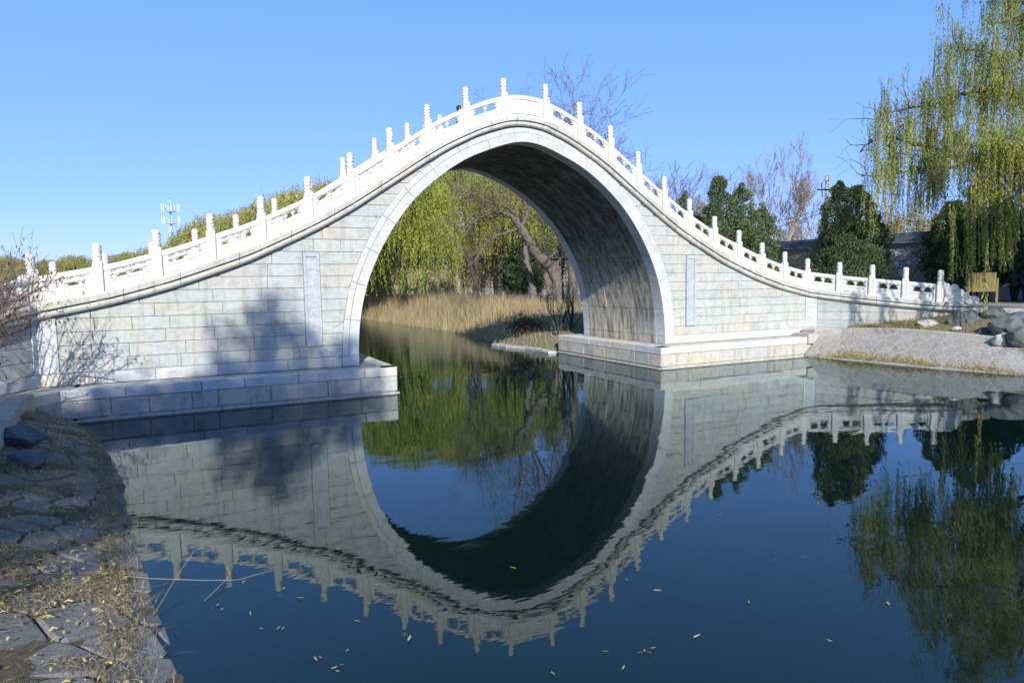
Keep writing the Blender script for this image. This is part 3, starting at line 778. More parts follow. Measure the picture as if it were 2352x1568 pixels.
# kerbs: one long low wall of kerb stones each side
def kerb(parent, name, line, w, h, L, mat):
    S = Strip(line, [(x, y, z+1) for x, y, z in line]); u = 0
    while u < S.w-.05:
        e = min(S.w, u+L*rng.uniform(.8, 1.2)); n = 3; V = []; F = []
        for k in range(n+1):
            p = S.pt(u+.008+(e-u-.016)*k/n, 0); q = S.pt(min(S.w, u+(e-u)*k/n+.05), 0)-S.pt(max(0, u+(e-u)*k/n-.05), 0); q.z = 0; q.normalize(); sd = Vector((q.y, -q.x, 0))
            for o, z in ((0, -.25), (0, h-.015), (.015, h), (w, h), (w, -.25)): V.append(p+sd*o*(1 if w > 0 else 1)+Vector((0, 0, z)))
        for k in range(n):
            for j in range(4): F.append((k*5+j, k*5+j+1, (k+1)*5+j+1, (k+1)*5+j))
        F += [(0, 1, 2, 3, 4), (n*5+4, n*5+3, n*5+2, n*5+1, n*5)]
        mk(name, V, F, mat, parent); u = e
kb = thing('stone_kerb', 'straight pale stone kerb running along the top of the sunlit paved embankment', 'kerb', (14, -5, 1))
kerb(kb, 'kerb_stone', Kr[::-1], .30, .18, 1.5, MAT['kerb'])
kb2 = thing('stone_kerb', 'short pale kerb at the left edge above the shaded bank', 'kerb', (-13.2, -5, .8))
kerb(kb2, 'kerb_stone', Kl, -.32, .14, 1.6, MAT['kerb'])
# steps beside the right ledge
for nm, lab, x0, x1, y0, y1, z1 in (('stone_step', 'lower stone step where the right ledge meets the kerb', 12.3, 13.6, -.98, -.2, .89), ('stone_step', 'upper stone step against the wing wall of the right bridge end', 12.9, 14.6, -.75, -.15, 1.02)):
    m = MB(); m.box(x0, x1, y0, y1, .5, z1); m.box(x0+.02, x1-.02, y0+.02, y1, z1, z1+.008)
    tag(m.build(nm, MAT['kerb']), lab, 'step', 'steps at the right bridge end')
# ground strip between kerb and wing wall, and the paved road beyond
def sheet(name, rows, mat, kind='structure', sub=6, noise=0, parent=None):
    V = []; F = []; n = len(rows[0]); R = []
    for a, b in zip(rows[:-1], rows[1:]):
        for k in range(sub): R.append([Vector(p).lerp(Vector(q), k/sub) for p, q in zip(a, b)])
    R.append([Vector(p) for p in rows[-1]])
    R2 = []
    for r in R:
        q = []
        for a, b in zip(r[:-1], r[1:]):
            for k in range(sub): q.append(a.lerp(b, k/sub))
        q.append(r[-1]); R2.append(q)
    n = len(R2[0])
    for r in R2:
        for p in r: V.append((p.x, p.y, p.z+rng.uniform(-noise, noise)))
    F = [(i*n+j, i*n+j+1, (i+1)*n+j+1, (i+1)*n+j) for i in range(len(R2)-1) for j in range(n-1)]
    o = mk(name, V, F, mat, parent, smooth=True)
    if kind: o['kind'] = kind
    return o
k1 = [(x+.27, y+.05, z+.13) for x, y, z in Kr[1:]]
far = [(14.2, -1.3, 1.12), (15.4, -3.5, 1.5), (16.1, -4.7, 1.75), (16.6, -7.0, 1.8), (17.4, -9.2, 1.8), (18.4, -11.2, 1.8), (19.6, -14, 1.8)]
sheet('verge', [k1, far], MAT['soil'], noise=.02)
road_edge = [(16.0, -4.1, 1.97), (15.9, -5.0, 1.96), (16.6, -6.4, 1.93), (17.6, -8.4, 1.92), (19, -11.2, 1.92), (21, -16, 1.92)]
sheet('road', [road_edge, [(17.5, -2.6, 1.97), (19, -3.5, 1.94), (22, -4, 1.90), (24, -6, 1.86), (26, -9, 1.85), (28, -15, 1.84)], [(18.3, 8, 1.97), (22, 10, 1.95), (25, 11, 1.93), (29.4, 8, 1.86), (29.4, 0, 1.84), (30.5, -14, 1.84)]], MAT['road'])
er = thing('road_edging', 'dark stone edging under the road surface above the rocks at far right', 'kerb', (17, -7, 1.8))
kerb(er, 'edging_stone', [(x-.02, y, 1.80) for x, y, z in road_edge][::-1], .25, .145, 1.2, MAT['kerb'])

# rocks
def rock(name, label, c, r, seed, mat, group=None, tilt=0):
    rn = random.Random(seed); import bmesh
    bm = bmesh.new(); bmesh.ops.create_icosphere(bm, subdivisions=3, radius=1)
    pl = []
    for _ in range(15):
        d = Vector((rn.gauss(0, 1), rn.gauss(0, 1), rn.gauss(0, .8))).normalized(); pl.append((d, rn.uniform(.62, .95)))
    for v in bm.verts:
        p = v.co.copy()
        for d, k in pl:
            t = p.dot(d)
            if t > k: p -= d*(t-k)
        p *= 1+.05*sin(p.x*7+seed)*sin(p.y*6)+.035*sin(p.z*19+p.x*9)
        v.co = p+Vector((rn.uniform(-.012, .012),)*3)
    a = rn.uniform(0, 6) if tilt is None else tilt
    R = Matrix.Rotation(a, 4, 'Z')
    for v in bm.verts:
        q = Vector((v.co.x*r[0], v.co.y*r[1], v.co.z*r[2])); v.co = R @ q
    me = bpy.data.meshes.new(name); bm.to_mesh(me); bm.free(); me.materials.append(mat)
    o = bpy.data.objects.new(name, me); COL.objects.link(o); o.location = c; tag(o, label, 'rock', group); return o
G = 'rocks piled below the road edge'
RK = [ (2133, 747, 23.4, 1.22, (.42, .25, .22), 'rockpale', 'pale grey boulder alone on dry grass behind the kerb'),
 (2222, 742, 21.9, 1.38, (.62, .4, .38), 'rock', 'big dark green boulder nearest the wing wall, lit on its left end'),
 (2196, 757, 22.2, 1.2, (.17, .12, .08), 'rockpale', 'small flat grey stone in front of the big dark boulder'),
 (2180, 743, 23.3, 1.3, (.17, .14, .12), 'rock', 'small dark stone between the pale boulder and the big dark one'),
 (2232, 719, 23.5, 1.65, (.75, .35, .24), 'rock', 'low dark slab lying under the cornice end'),
 (2283, 729, 21.8, 1.7, (.62, .35, .28), 'rock', 'pale topped green rock just below the road edging'),
 (2258, 770, 20.8, 1.16, (.30, .22, .2), 'rock', 'squat dark stone in shade left of the cracked boulder'),
 (2312, 755, 20.2, 1.45, (.55, .42, .36), 'rock', 'large split green boulder with a bright left face'),
 (2300, 783, 19.9, 1.08, (.30, .25, .24), 'rockpale', 'pale upright wedge of stone under the split boulder'),
 (2345, 776, 19.4, 1.2, (.40, .3, .3), 'rock', 'green rock at the right frame edge above the kerb'),
 (2338, 735, 20.6, 1.7, (.45, .3, .22), 'rockblue', 'bluish shaded rock tucked under the road at the right edge'),
 (2225, 765, 21.5, 1.15, (.22, .16, .14), 'rockblue', 'blue-black stone in the shaded hollow of the verge')]
for i, (x, y, d, z, r, mt, lab) in enumerate(RK):
    p = at(x, y+4, d+(1.7 if x > 2200 else .9)); rock('rock', lab, (p.x, p.y, p.z+.10), (r[0]*1.25, r[1]*1.1, r[2]*1.15), 40+i, MAT[mt], G, radians(-20))
G = 'dark rocks on the shaded bank'
for i, (p, r, lab) in enumerate((((-12.55, -6.35, .78), (.36, .30, .20), 'blue-black wedge shaped rock in the middle of the shaded left bank'),
    ((-12.25, -7.35, .62), (.33, .26, .17), 'rounded dark rock lowest on the shaded left bank'),
    ((-12.95, -6.7, .86), (.28, .3, .25), 'dark rock cut by the left frame edge, under the others'),
    ((-13.1, -6.2, 1.2), (.36, .34, .28), 'uppermost dark rock at the left frame edge'))):
    rock('rock', lab, p, r, 70+i, MAT['rockblue'], G, .7*i)

# ------------------------------------------------------------------ long rubble wall with a tiled coping
WL = [(31.5, -16, 2.0), (29.6, -2, 2.0), (29.2, 4.6, 2.0), (28.3, 15.2, 2.05), (23.5, 28, 2.2), (17.1, 46.8, 2.35), (11, 60, 2.4), (2, 74, 2.4), (-14, 86, 2.4)]
WS = Strip(WL, [(x, y, z+3.25) for x, y, z in WL])
bw = thing('boundary_wall', 'long grey rubble stone wall with a dark tiled coping behind the trees', 'wall', (25, 20, 2))
V = []; F = []; NU = 90
def wfn(u, v, o):                         # o towards the viewer (west)
    p = WS.pt(u, 0); q = WS.pt(min(WS.w, u+.3), 0)-WS.pt(max(0, u-.3), 0); n = Vector((-q.y, q.x, 0)).normalized()
    return (p.x+n.x*o, p.y+n.y*o, p.z+v)
def sweep(name, prof, mat, nu=90, parent=bw):
    V = []; F = []; k = len(prof)
    for i in range(nu+1):
        for o, v in prof: V.append(wfn(WS.w*i/nu, v, o))
    for i in range(nu):
        for j in range(k-1): F.append((i*k+j, i*k+j+1, (i+1)*k+j+1, (i+1)*k+j))
    return mk(name, V, F, mat, parent)
sweep('mortar_bed', [(0, -.5), (0, 3.3), (-.5, 3.3), (-.5, -.5)], MAT['wallmortar'])
sweep('plinth', [(.10, -.4), (.10, .38), (.02, .40)], MAT['kerb'])
sweep('eave_course', [(.0, 3.0), (.10, 3.05), (.10, 3.16), (.0, 3.16)], MAT['tilelip'])
sweep('tiled_coping', [(.0, 3.2), (.24, 3.22), (.25, 3.28), (-.12, 3.72), (-.16, 3.82), (-.32, 3.82), (-.36, 3.72), (-.75, 3.28)], MAT['tile'])
sweep('eave_lip', [(.235, 3.2), (.265, 3.2), (.265, 3.245), (.24, 3.25)], MAT['tilelip'])
rng2 = random.Random(5)
W0 = Strip([(x, y, 0) for x, y, z in WL], [(x, y, 1) for x, y, z in WL])
umin = 11.0; umax = 78
cs = [[(u+umin, v+.40) for u, v in c] for c in cells(umax-umin, 2.62, .36, rng2, .42, 1.1)]
cobbles(bw, 'rubble_stone', cs, wfn, .03, .04, .016, .012, rng2, MAT['rubble'], key=lambda p: p[0][0], restname='far_rubble')

# ------------------------------------------------------------------ trees and plants
class Tubes:
    def __init__(s): s.V = []; s.Q = []; s.n = 0
    def add(s, P, R, k=5):
        P = np.asarray(P, float); n = len(P); R = np.broadcast_to(np.asarray(R, float), (n,))
        D = np.gradient(P, axis=0); D /= np.linalg.norm(D, axis=1)[:, None]+1e-9
        A = np.cross(D, (.31, .17, .93)); l = np.linalg.norm(A, axis=1)
        A[l < .05] = (1, 0, 0); A /= np.linalg.norm(A, axis=1)[:, None]; B = np.cross(D, A)
        t = np.arange(k)*2*pi/k
        V = P[:, None]+R[:, None, None]*(A[:, None]*np.cos(t)[None, :, None]+B[:, None]*np.sin(t)[None, :, None])
        s.V.append(V.reshape(-1, 3)); i = np.arange(n-1)[:, None]*k; j = np.arange(k)[None]; j2 = (j+1) % k
        s.Q.append(np.stack([i+j, i+j2, i+k+j2, i+k+j], -1).reshape(-1, 4)+s.n); s.n += n*k
    def build(s, name, mat, parent): return big(name, np.concatenate(s.V), np.concatenate(s.Q), mat, parent, smooth=True)
def quads(name, C, U, V, mat, parent, tip=.35):
    """leaf shaped quads: pointed at +-U, width V"""
    n = len(C); P = np.stack([C-U, C+V, C+U, C-V], 1).reshape(-1, 3); Q = np.arange(4*n).reshape(n, 4)
    return big(name, P, Q, mat, parent)
def unit(v): return v/(np.linalg.norm(v, axis=-1, keepdims=True)+1e-9)
def grow(T, rg, p, d, L, r, lev, maxlev, tips, up=.15, spread=.6, nch=(3, 5), wig=.18, shrink=.62, k=5, minr=.006, tipfrom=2):
    n = max(3, int(4+L)); P = [np.array(p, float)]; D = np.array(d, float)
    for i in range(n):
        D = unit(D+rg.normal(0, wig, 3)+np.array([0, 0, up])*(.5 if lev else .2)); P.append(P[-1]+D*L/n)
    r1 = max(minr, r*(.35 if lev < maxlev else .3)); R = np.linspace(r, r1, n+1)
    T.add(P, R, k if lev < 2 else (4 if lev < 3 else 3))
    if lev >= tipfrom:
        for q in P[1:]: tips.append((q, D, lev))
    if lev < maxlev:
        for c in range(rg.integers(nch[0], nch[1]+1)):
            f = rg.uniform(.35, 1) if c else 1; i = min(n, int(round(f*n))); s = unit(rg.normal(0, 1, 3)); Di = unit(P[i]-P[i-1])
            nd = unit(Di+s*spread*rg.uniform(.7, 1.3))
            grow(T, rg, P[i], nd, L*shrink*rg.uniform(.75, 1.2), R[i]*rg.uniform(.55, .8), lev+1, maxlev, tips, up, spread, nch, wig, shrink, k, minr, tipfrom)
def strands(rg, starts, Lm, step, leafL, leafW, sway=.12, lmin=.4, out=None, zmin=None):
    """hanging willow shoots; returns leaf centres, axes, widths and shoot polylines"""
    C = []; U = []; W_ = []; ln = []
    for idx, s in enumerate(starts):
        L = Lm*rg.uniform(lmin, 1)
        n = max(3, int(L/step)); t = np.linspace(0, 1, n); a = rg.uniform(0, 2*pi)
        o = np.array([cos(a), sin(a), 0])*sway*L*rg.uniform(.2, 1) if out is None else out[idx]*sway*L*rg.uniform(.6, 1.6)
        P = s+np.outer(np.sqrt(t), o)+np.outer(t, (0, 0, -L))+np.outer(np.sin(t*3), (0, 0, .12*min(L, 1.5)))
        P += np.cumsum(rg.normal(0, .012*L/n*6, (n, 3)), 0)*np.array([1, 1, .2])
        if zmin is not None: P = P[P[:, 2] > zmin]
        if len(P) < 3: continue
        n = len(P); ln.append(P)
        A = rg.uniform(0, 2*pi, n); h = np.stack([np.cos(A), np.sin(A), np.zeros(n)], 1)
        dn = unit(np.stack([h[:, 0]*.45, h[:, 1]*.45, -np.ones(n)], 1)+rg.normal(0, .12, (n, 3)))
        l = leafL*rg.uniform(.6, 1.15, n)[:, None]
        B = rg.uniform(0, 2*pi, n); w = np.cross(dn, np.stack([np.cos(B), np.sin(B), np.zeros(n)], 1)); w = unit(w)*leafW*rg.uniform(.6, 1.1, n)[:, None]
        C.append(P+dn*l*.9+rg.normal(0, .02, (n, 3))); U.append(dn*l); W_.append(w)
    return np.concatenate(C), np.concatenate(U), np.concatenate(W_), ln
def willow(label, base, H, seed, nstr=900, Lm=4, step=.12, leafL=.085, leafW=.02, mat='willow', bark='bark', spread=.75, lean=(0, 0), group=None, r0=None, rad=None, nlimb=5, stems=True, name='willow_tree', zmin=None):
    rg = np.random.default_rng(seed); root = thing(name, label, 'tree', tuple(base), group)
    T = Tubes(); tips = []; b = np.array(base, float); r0 = r0 or H*.032; rad = rad or H*.42
    top = b+np.array([lean[0], lean[1], H*.38])
    T.add([b-(0, 0, .3), b+(0, 0, .15), (b+top)/2+rg.normal(0, .1, 3), top], [r0*1.35, r0*1.05, r0*.85, r0*.75], 9)
    for i in range(nlimb):
        a = 2*pi*(i+rg.uniform(-.3, .3))/nlimb; d = unit(np.array([cos(a)*spread, sin(a)*spread, 1.0]))
        grow(T, rg, top, d, H*.33*rg.uniform(.85, 1.15), r0*.5, 0, 3, tips, .10, .75, (3, 4), .16, .62, 6, .008, 1)
    T.build('trunk', MAT[bark], root)
    tp = np.array([t[0] for t in tips]); sel = tp[rg.integers(0, len(tp), nstr)]+rg.normal(0, .25*H/12, (nstr, 3))
    out = unit((sel-top)*np.array([1, 1, 0]))
    C, U, V, ln = strands(rg, sel, Lm, step, leafL, leafW, .16, .35, out, zmin)
    quads('crown', C, U, V, MAT[mat], root)
    if stems:
        S = Tubes()
        for P in ln[::2]: S.add(P[::3] if len(P) > 8 else P[[0, -1]], .006 if H < 14 else .009, 3)
        S.build('hanging_shoots', MAT['twig'], root)
    return root
def dome_willow(label, base, H, R, seed, nstr, Lm=3.5, step=.18, leafL=.17, leafW=.055, mat='willowfar', bark='barkpale', group=None, nb=9, zmin=None, name='willow_tree', low=.45):
    rg = np.random.default_rng(seed); root = thing(name, label, 'tree', tuple(base), group); b = np.array(base, float); T = Tubes(); st = b+np.array([0, 0, H*.3]); r0 = H*.028
    T.add([b-(0, 0, .3), b+(.1, 0, H*.15), st], [r0*1.2, r0, r0*.85], 8); S = []; O = []
    for j in range(nb):
        a = 2.4*j+rg.uniform(-.3, .3); q = (j+.5)/nb; rr = R*.72*sqrt(q) if j else 0; br = R*rg.uniform(.30, .46); c = b+np.array([rr*cos(a), rr*sin(a), H-br*.85-(H*(1-low))*q**1.6*rg.uniform(.55, 1)])
        n = int(nstr*br**2/(nb*(R*.38)**2)); u = unit(rg.normal(0, 1, (n, 3))); u[:, 2] = np.abs(u[:, 2])*1.0-.1; S.append(c+u*br*(rg.random((n, 1))**.25)*np.array([1, 1, .85])); O.append(unit(u*np.array([1, 1, 0])))
        mid = (st+c)/2+np.array([0, 0, -.1*H*q]); T.add([st, mid, c, c+np.array([0, 0, br*.6])], [r0*.5, r0*.35, r0*.16, .02], 5)
        for k in range(6):
            e = c+unit(rg.normal(0, 1, 3)+np.array([0, 0, .6]))*br; T.add([c-np.array([0, 0, br*.3]), (c+e)/2+rg.normal(0, .1, 3), e], [r0*.14, r0*.09, .015], 4)
    T.build('trunk', MAT[bark], root); S = np.concatenate(S); O = np.concatenate(O)
    C, U, V, ln = strands(rg, S, Lm, step, leafL, leafW, .20, .25, O, zmin); quads('crown', C, U, V, MAT[mat], root)
    return root
def bare(label, base, H, seed, mat='twig', maxlev=5, up=.18, spread=.55, nch=(3, 4), minr=.01, group=None, lean=(0, 0), wig=.14, leaves=None, name='bare_tree', r0=None):
    rg = np.random.default_rng(seed); root = thing(name, label, 'tree', tuple(base), group); T = Tubes(); tips = []
    b = np.array(base, float); r0 = r0 or H*.02; top = b+np.array([lean[0], lean[1], H*.26])
    T2 = Tubes(); T2.add([b-(0, 0, .3), (b+top)/2+rg.normal(0, .08, 3), top], [r0*1.2, r0, r0*.85], 8)
    for i in range(4):
        a = 2*pi*(i+rg.uniform(-.3, .3))/4; d = unit(np.array([cos(a)*spread, sin(a)*spread, 1.0]))
        grow(T, rg, top, d, H*.30*rg.uniform(.85, 1.15), r0*.55, 0, maxlev-1, tips, up, spread, nch, wig, .66, 5, minr, 2)
    T.build('branches', MAT[mat], root); T2.build('trunk', MAT['barkpale' if mat == 'barkpale' else 'bark'], root)
    if leaves:
        tp = np.array([t[0] for t in tips]); n = leaves[1]; C = tp[rg.integers(0, len(tp), n)]+rg.normal(0, .15, (n, 3))
        U = unit(rg.normal(0, 1, (n, 3)))*leaves[2]; V = unit(np.cross(U, rg.normal(0, 1, (n, 3))))*leaves[2]*.35
        quads('crown', C, U, V, MAT[leaves[0]], root)
    return root
def conifer(label, base, peaks, seed, n=16000, size=.11, mat='juniper', group=None, low=.35, core=True):
    """peaks: (dx, dy, height, radius) cones over the base"""
    rg = np.random.default_rng(seed); n = int(n*2.1); size *= .64; root = thing('juniper_tree', label, 'tree', tuple(base), group); b = np.array(base, float)
    T = Tubes(); C = []; NRM = []
    tot = sum(p[2]*p[3] for p in peaks)
    for dx, dy, h, r in peaks:
        T.add([b+(dx*.4, dy*.4, -.2), b+(dx*.8, dy*.8, h*.5), b+(dx, dy, h*.93)], [.16, .1, .03], 6)
        m = int(n*h*r/tot); q = rg.random(m)**.85; z = low+(h-low)*q
        prof = np.interp(q, [0, .08, .28, .55, .78, .93, 1], [.55, .82, 1, .92, .62, .30, .03])*r
        a = rg.uniform(0, 2*pi, m)
        lump = 1+.16*np.sin(a*5+z*2.1+seed)+.13*np.sin(a*9-z*4.3)+.10*np.sin(z*8+a*3)
        rr = prof*lump*rg.uniform(.62, 1.06, m)**.6
        P = np.stack([dx+rr*np.cos(a), dy+rr*np.sin(a), z], 1)+rg.normal(0, .05, (m, 3)); C.append(b+P)
        NRM.append(np.stack([np.cos(a), np.sin(a), np.full(m, .5)], 1))
    T.build('trunk', MAT['barkdark'], root)
    C = np.concatenate(C); Nn = np.concatenate(NRM)
    q = C*np.array([2.3, 2.3, 3.4])+seed; v = np.sin(q[:, 0]+1.3*np.sin(q[:, 2]))*np.sin(q[:, 1]-.7*q[:, 2])+.6*np.sin(2.1*q[:, 0]-q[:, 2]*1.7)*np.sin(1.9*q[:, 1]+q[:, 2])
    C = C+Nn*np.array([1, 1, .3])*(v*.16)[:, None]; keep = v > -.62; C, Nn = C[keep], Nn[keep]; m = len(C)
    U = unit(Nn*.9+np.array([0, 0, .9])+rg.normal(0, .55, (m, 3)))*size*rg.uniform(.7, 1.5, m)[:, None]
    V = unit(np.cross(U, rg.normal(0, 1, (m, 3))))*size*.5*rg.uniform(.6, 1.2, m)[:, None]
    quads('crown', C, U, V, MAT[mat], root)
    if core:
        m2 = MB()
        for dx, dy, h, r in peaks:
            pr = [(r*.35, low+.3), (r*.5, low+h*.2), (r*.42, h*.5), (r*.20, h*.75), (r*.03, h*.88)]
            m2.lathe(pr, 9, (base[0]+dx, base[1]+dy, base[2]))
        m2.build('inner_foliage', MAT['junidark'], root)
    return root
def plinth_z(p): return float(gz(np.array([p[0]]), np.array([p[1]]))[0])
def ground_at(x, y, d, dz=0):
    p = at(x, y, d); return (p.x, p.y, plinth_z(p)+dz)

# --- right foreground willow: long drooping shoots over the bridge end
rg = np.random.default_rng(77)
wr = thing('willow_tree', 'tall weeping willow leaning over the right bridge end with long hanging shoots', 'tree', (24.5, -5.6, 2))
T = Tubes(); tr = [(24.6, -5.8, 1.6), (24.5, -5.6, 2.6), (24.3, -5.3, 4.6), (24.2, -5.0, 6.6)]
T.add(tr, [.48, .38, .33, .30], 12)
limbs = []
def limb(px, r0, r1, k=6):               # px: (x, y, depth) picture points
    P = [np.array(at(*q)) for q in px]; n = len(P); t = np.linspace(0, n-1, (n-1)*5+1)
    Q = np.stack([np.interp(t, range(n), [p[i] for p in P]) for i in range(3)], 1)
    for _ in range(3): Q[1:-1] = (Q[:-2]+Q[1:-1]*2+Q[2:])/4
    Q[1:-1] += rg.normal(0, .03, Q[1:-1].shape); T.add(Q, np.linspace(r0, r1, len(Q))*rg.uniform(.88, 1.14, len(Q)), k); limbs.append(Q); return Q
tp0 = (2450, 470, 29.5)
limb([tp0, (2360, 395, 29), (2290, 378, 28.5), (2200, 362, 28.2), (2150, 345, 28), (2080, 325, 27.8), (2020, 310, 27.6), (1975, 350, 27.4)], .17, .02)
limb([(2230, 372, 28.3), (2180, 388, 28), (2150, 372, 27.6), (2120, 390, 27.3), (2040, 400, 27), (1975, 405, 26.8)], .07, .015)
limb([tp0, (2390, 300, 29.5), (2330, 215, 29), (2270, 205, 28.5), (2210, 215, 28), (2150, 240, 27.7), (2070, 250, 27.6), (2010, 275, 27.5)], .15, .015)
limb([(2330, 215, 29), (2290, 120, 28.6), (2230, 115, 28.3), (2200, 120, 28)], .06, .015)
limb([tp0, (2420, 200, 30), (2380, 60, 30), (2330, -30, 29.6), (2270, -20, 29.2)], .16, .02)
limb([(2380, 60, 30), (2330, 40, 29.3), (2280, 60, 28.8)], .06, .015)
limb([tp0, (2420, 350, 27), (2370, 320, 25.5), (2320, 330, 24.8), (2270, 350, 24.4)], .12, .02)
limb([tp0, (2500, 260, 31), (2450, 100, 31.5), (2420, -60, 31)], .16, .03)
limb([tp0, (2560, 330, 29), (2640, 200, 27), (2720, 160, 26)], .14, .03)
limb([tp0, (2540, 300, 26), (2560, 250, 23), (2560, 260, 20.5), (2540, 300, 19)], .12, .02)
limb([(2540, 300, 26), (2660, 280, 22), (2700, 330, 19)], .08, .02)
tips = []
for Q in limbs:
    n = len(Q)
    for i in range(int(n*.25), n, 2):
        for c in range(2):
            d = unit(np.array([rg.normal(0, 1), rg.normal(0, 1), rg.uniform(.1, 1.1)])); grow(T, rg, Q[i], d, rg.uniform(.7, 1.6), .022, 2, 3, tips, .05, .8, (2, 3), .2, .7, 4, .006, 2)
T.build('trunk', MAT['barkdark'], wr)
tpa = np.array([t[0] for t in tips]); n = 6000; wt_ = rg.random(len(tpa))**5; wt_ /= wt_.sum()
S = tpa[rg.choice(len(tpa), n, p=wt_)]+rg.normal(0, .13, (n, 3))
_d = S-np.array(CAM); _px = 1176+FPX*(_d@np.array(RR))/(_d@np.array(F0)); S = S[(_px > 1978)&(rg.random(n) < np.interp(_px, [1975, 2080, 2200, 2300], [.35, .55, .8, 1]))]
C, U, V, ln = strands(rg, S, 2.6, .055, .066, .019, .10, .12, None, 2.9)
# a few long curtains
def curtain(xs, y0, y1, d, k):
    out = []
    for x in xs:
        for _ in range(k):
            a = np.array(at(x+rg.normal(0, 3.5), y0+rg.normal(0, 8), d+rg.normal(0, .15))); b = np.array(at(x+rg.normal(0, 5), y1+rg.normal(0, 12)-rg.uniform(0, 60)*(rg.random() < .5), d+rg.normal(0, .15)))
            L = a[2]-b[2]; m = max(6, int(L/.05)); t = np.linspace(0, 1, m); P = a+np.outer(t, b-a)+np.cumsum(rg.normal(0, .006, (m, 3)), 0); out.append(P)
    return out
CL = curtain([2083], 395, 520, 26.5, 2)+curtain([2185, 2193], 480, 640, 24.5, 4)+curtain([2228, 2222], 430, 668, 24.2, 5)+curtain([2240, 2252, 2262, 2275], 400, 600, 24, 6)+curtain([2290, 2300, 2312, 2322], 330, 610, 24, 9)+curtain([2335, 2349, 2362], 320, 560, 24, 9)+curtain([2030, 2110, 2140, 2170], 400, 470, 27, 2)+curtain([2267], 560, 716, 22.5, 3)+curtain([2480, 2510, 2540, 2560, 2590, 2620, 2650], 250, 560, 20, 9)+curtain([2440, 2500, 2580, 2640, 2700], 250, 480, 18.2, 8)
CC, UU_, VV = [C], [U], [V]
for P in CL:
    n = len(P); A_ = rg.uniform(0, 2*pi, n); h = np.stack([np.cos(A_), np.sin(A_), np.zeros(n)], 1)
    dn = unit(np.stack([h[:, 0]*.5, h[:, 1]*.5, -np.ones(n)], 1)); l = .065*rg.uniform(.6, 1.2, n)[:, None]
    w_ = unit(np.cross(dn, rg.normal(0, 1, (n, 3))))*.022; CC.append(P+dn*l*.8); UU_.append(dn*l); VV.append(w_)
quads('crown', np.concatenate(CC), np.concatenate(UU_), np.concatenate(VV), MAT['willowg'], wr)
S = Tubes()
for P in ln[::2]+CL: S.add(P[::4] if len(P) > 12 else P[[0, -1]], .006, 3)
S.build('hanging_shoots', MAT['twig'], wr)

# --- junipers and the wall-side trees on the right
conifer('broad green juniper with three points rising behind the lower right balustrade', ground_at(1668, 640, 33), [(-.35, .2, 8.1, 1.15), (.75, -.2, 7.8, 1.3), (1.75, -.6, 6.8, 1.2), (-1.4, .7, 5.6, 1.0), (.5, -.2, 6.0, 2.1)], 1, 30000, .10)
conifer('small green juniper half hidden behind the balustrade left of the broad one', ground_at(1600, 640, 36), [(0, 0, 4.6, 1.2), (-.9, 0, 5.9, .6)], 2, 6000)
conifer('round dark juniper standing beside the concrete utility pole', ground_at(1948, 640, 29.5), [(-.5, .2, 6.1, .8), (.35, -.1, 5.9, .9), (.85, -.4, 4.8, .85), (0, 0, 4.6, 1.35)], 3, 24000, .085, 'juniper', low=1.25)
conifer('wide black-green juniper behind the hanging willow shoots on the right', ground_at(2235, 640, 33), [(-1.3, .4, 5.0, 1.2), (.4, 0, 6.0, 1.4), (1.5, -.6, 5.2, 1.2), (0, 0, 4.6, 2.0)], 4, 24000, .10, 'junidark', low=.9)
bare('large leafless tree with upswept twigs between the two junipers, behind the wall', ground_at(1795, 600, 56), 11.5, 11, 'barkpale', 5, .30, .65, (4, 4), .018, wig=.10)
bare('leafless whitish tree behind the wall, right of the broad juniper', ground_at(1850, 600, 60), 9.5, 12, 'barkpale', 5, .28, .6, (3, 4), .018)
bare('pale leafless tree left of the broad juniper', ground_at(1628, 600, 62), 9.8, 13, 'barkpale', 5, .35, .4, (4, 4), .018)
bare('leaning leafless tree whose twigs show above the middle of the right balustrade', ground_at(1535, 600, 48), 9.6, 14, 'twig', 5, .12, .75, (3, 4), .014)
for i, (x, d, H, lab) in enumerate(((2110, 62, 8.5, 'bright yellow willow behind the wall between the junipers'), (2030, 70, 8.6, 'pale yellow willow behind the wall right of the round juniper'), (1930, 78, 7.5, 'faded willow behind the wall next to the utility pole'), (2330, 60, 8, 'yellowish willow behind the wall at the right edge'))):
    willow(lab, ground_at(x, 600, d), H, 30+i, 420, 3.2, .2, .17, .05, 'willowyel', 'barkpale', stems=False, r0=.18)
pl = [(1700, 78, 8), (1760, 85, 9), (1890, 82, 8.5), (1990, 64, 6.5), (2180, 80, 8.5), (1480, 75, 9)]
b0 = bare('greyish leafless tree in the row far behind the wall', ground_at(1830, 600, 80), 9, 15, 'barkpale', 5, .25, .55, (3, 4), .022, 'leafless trees far behind the wall', leaves=('brownleaf', 900, .12))
for x, d, s in pl:
    c = copy_tree(b0); c['label'] = 'greyish leafless tree far behind the wall, '+{1700: 'between the points of the broad juniper', 1760: 'just right of the broad juniper', 1890: 'directly behind the utility pole', 1990: 'right of the round juniper', 2180: 'behind the dark wide juniper', 1480: 'above the steep part of the right balustrade'}[x]; c.location = ground_at(x, 600, d); c.scale = (s/9,)*3; c.rotation_euler[2] = x

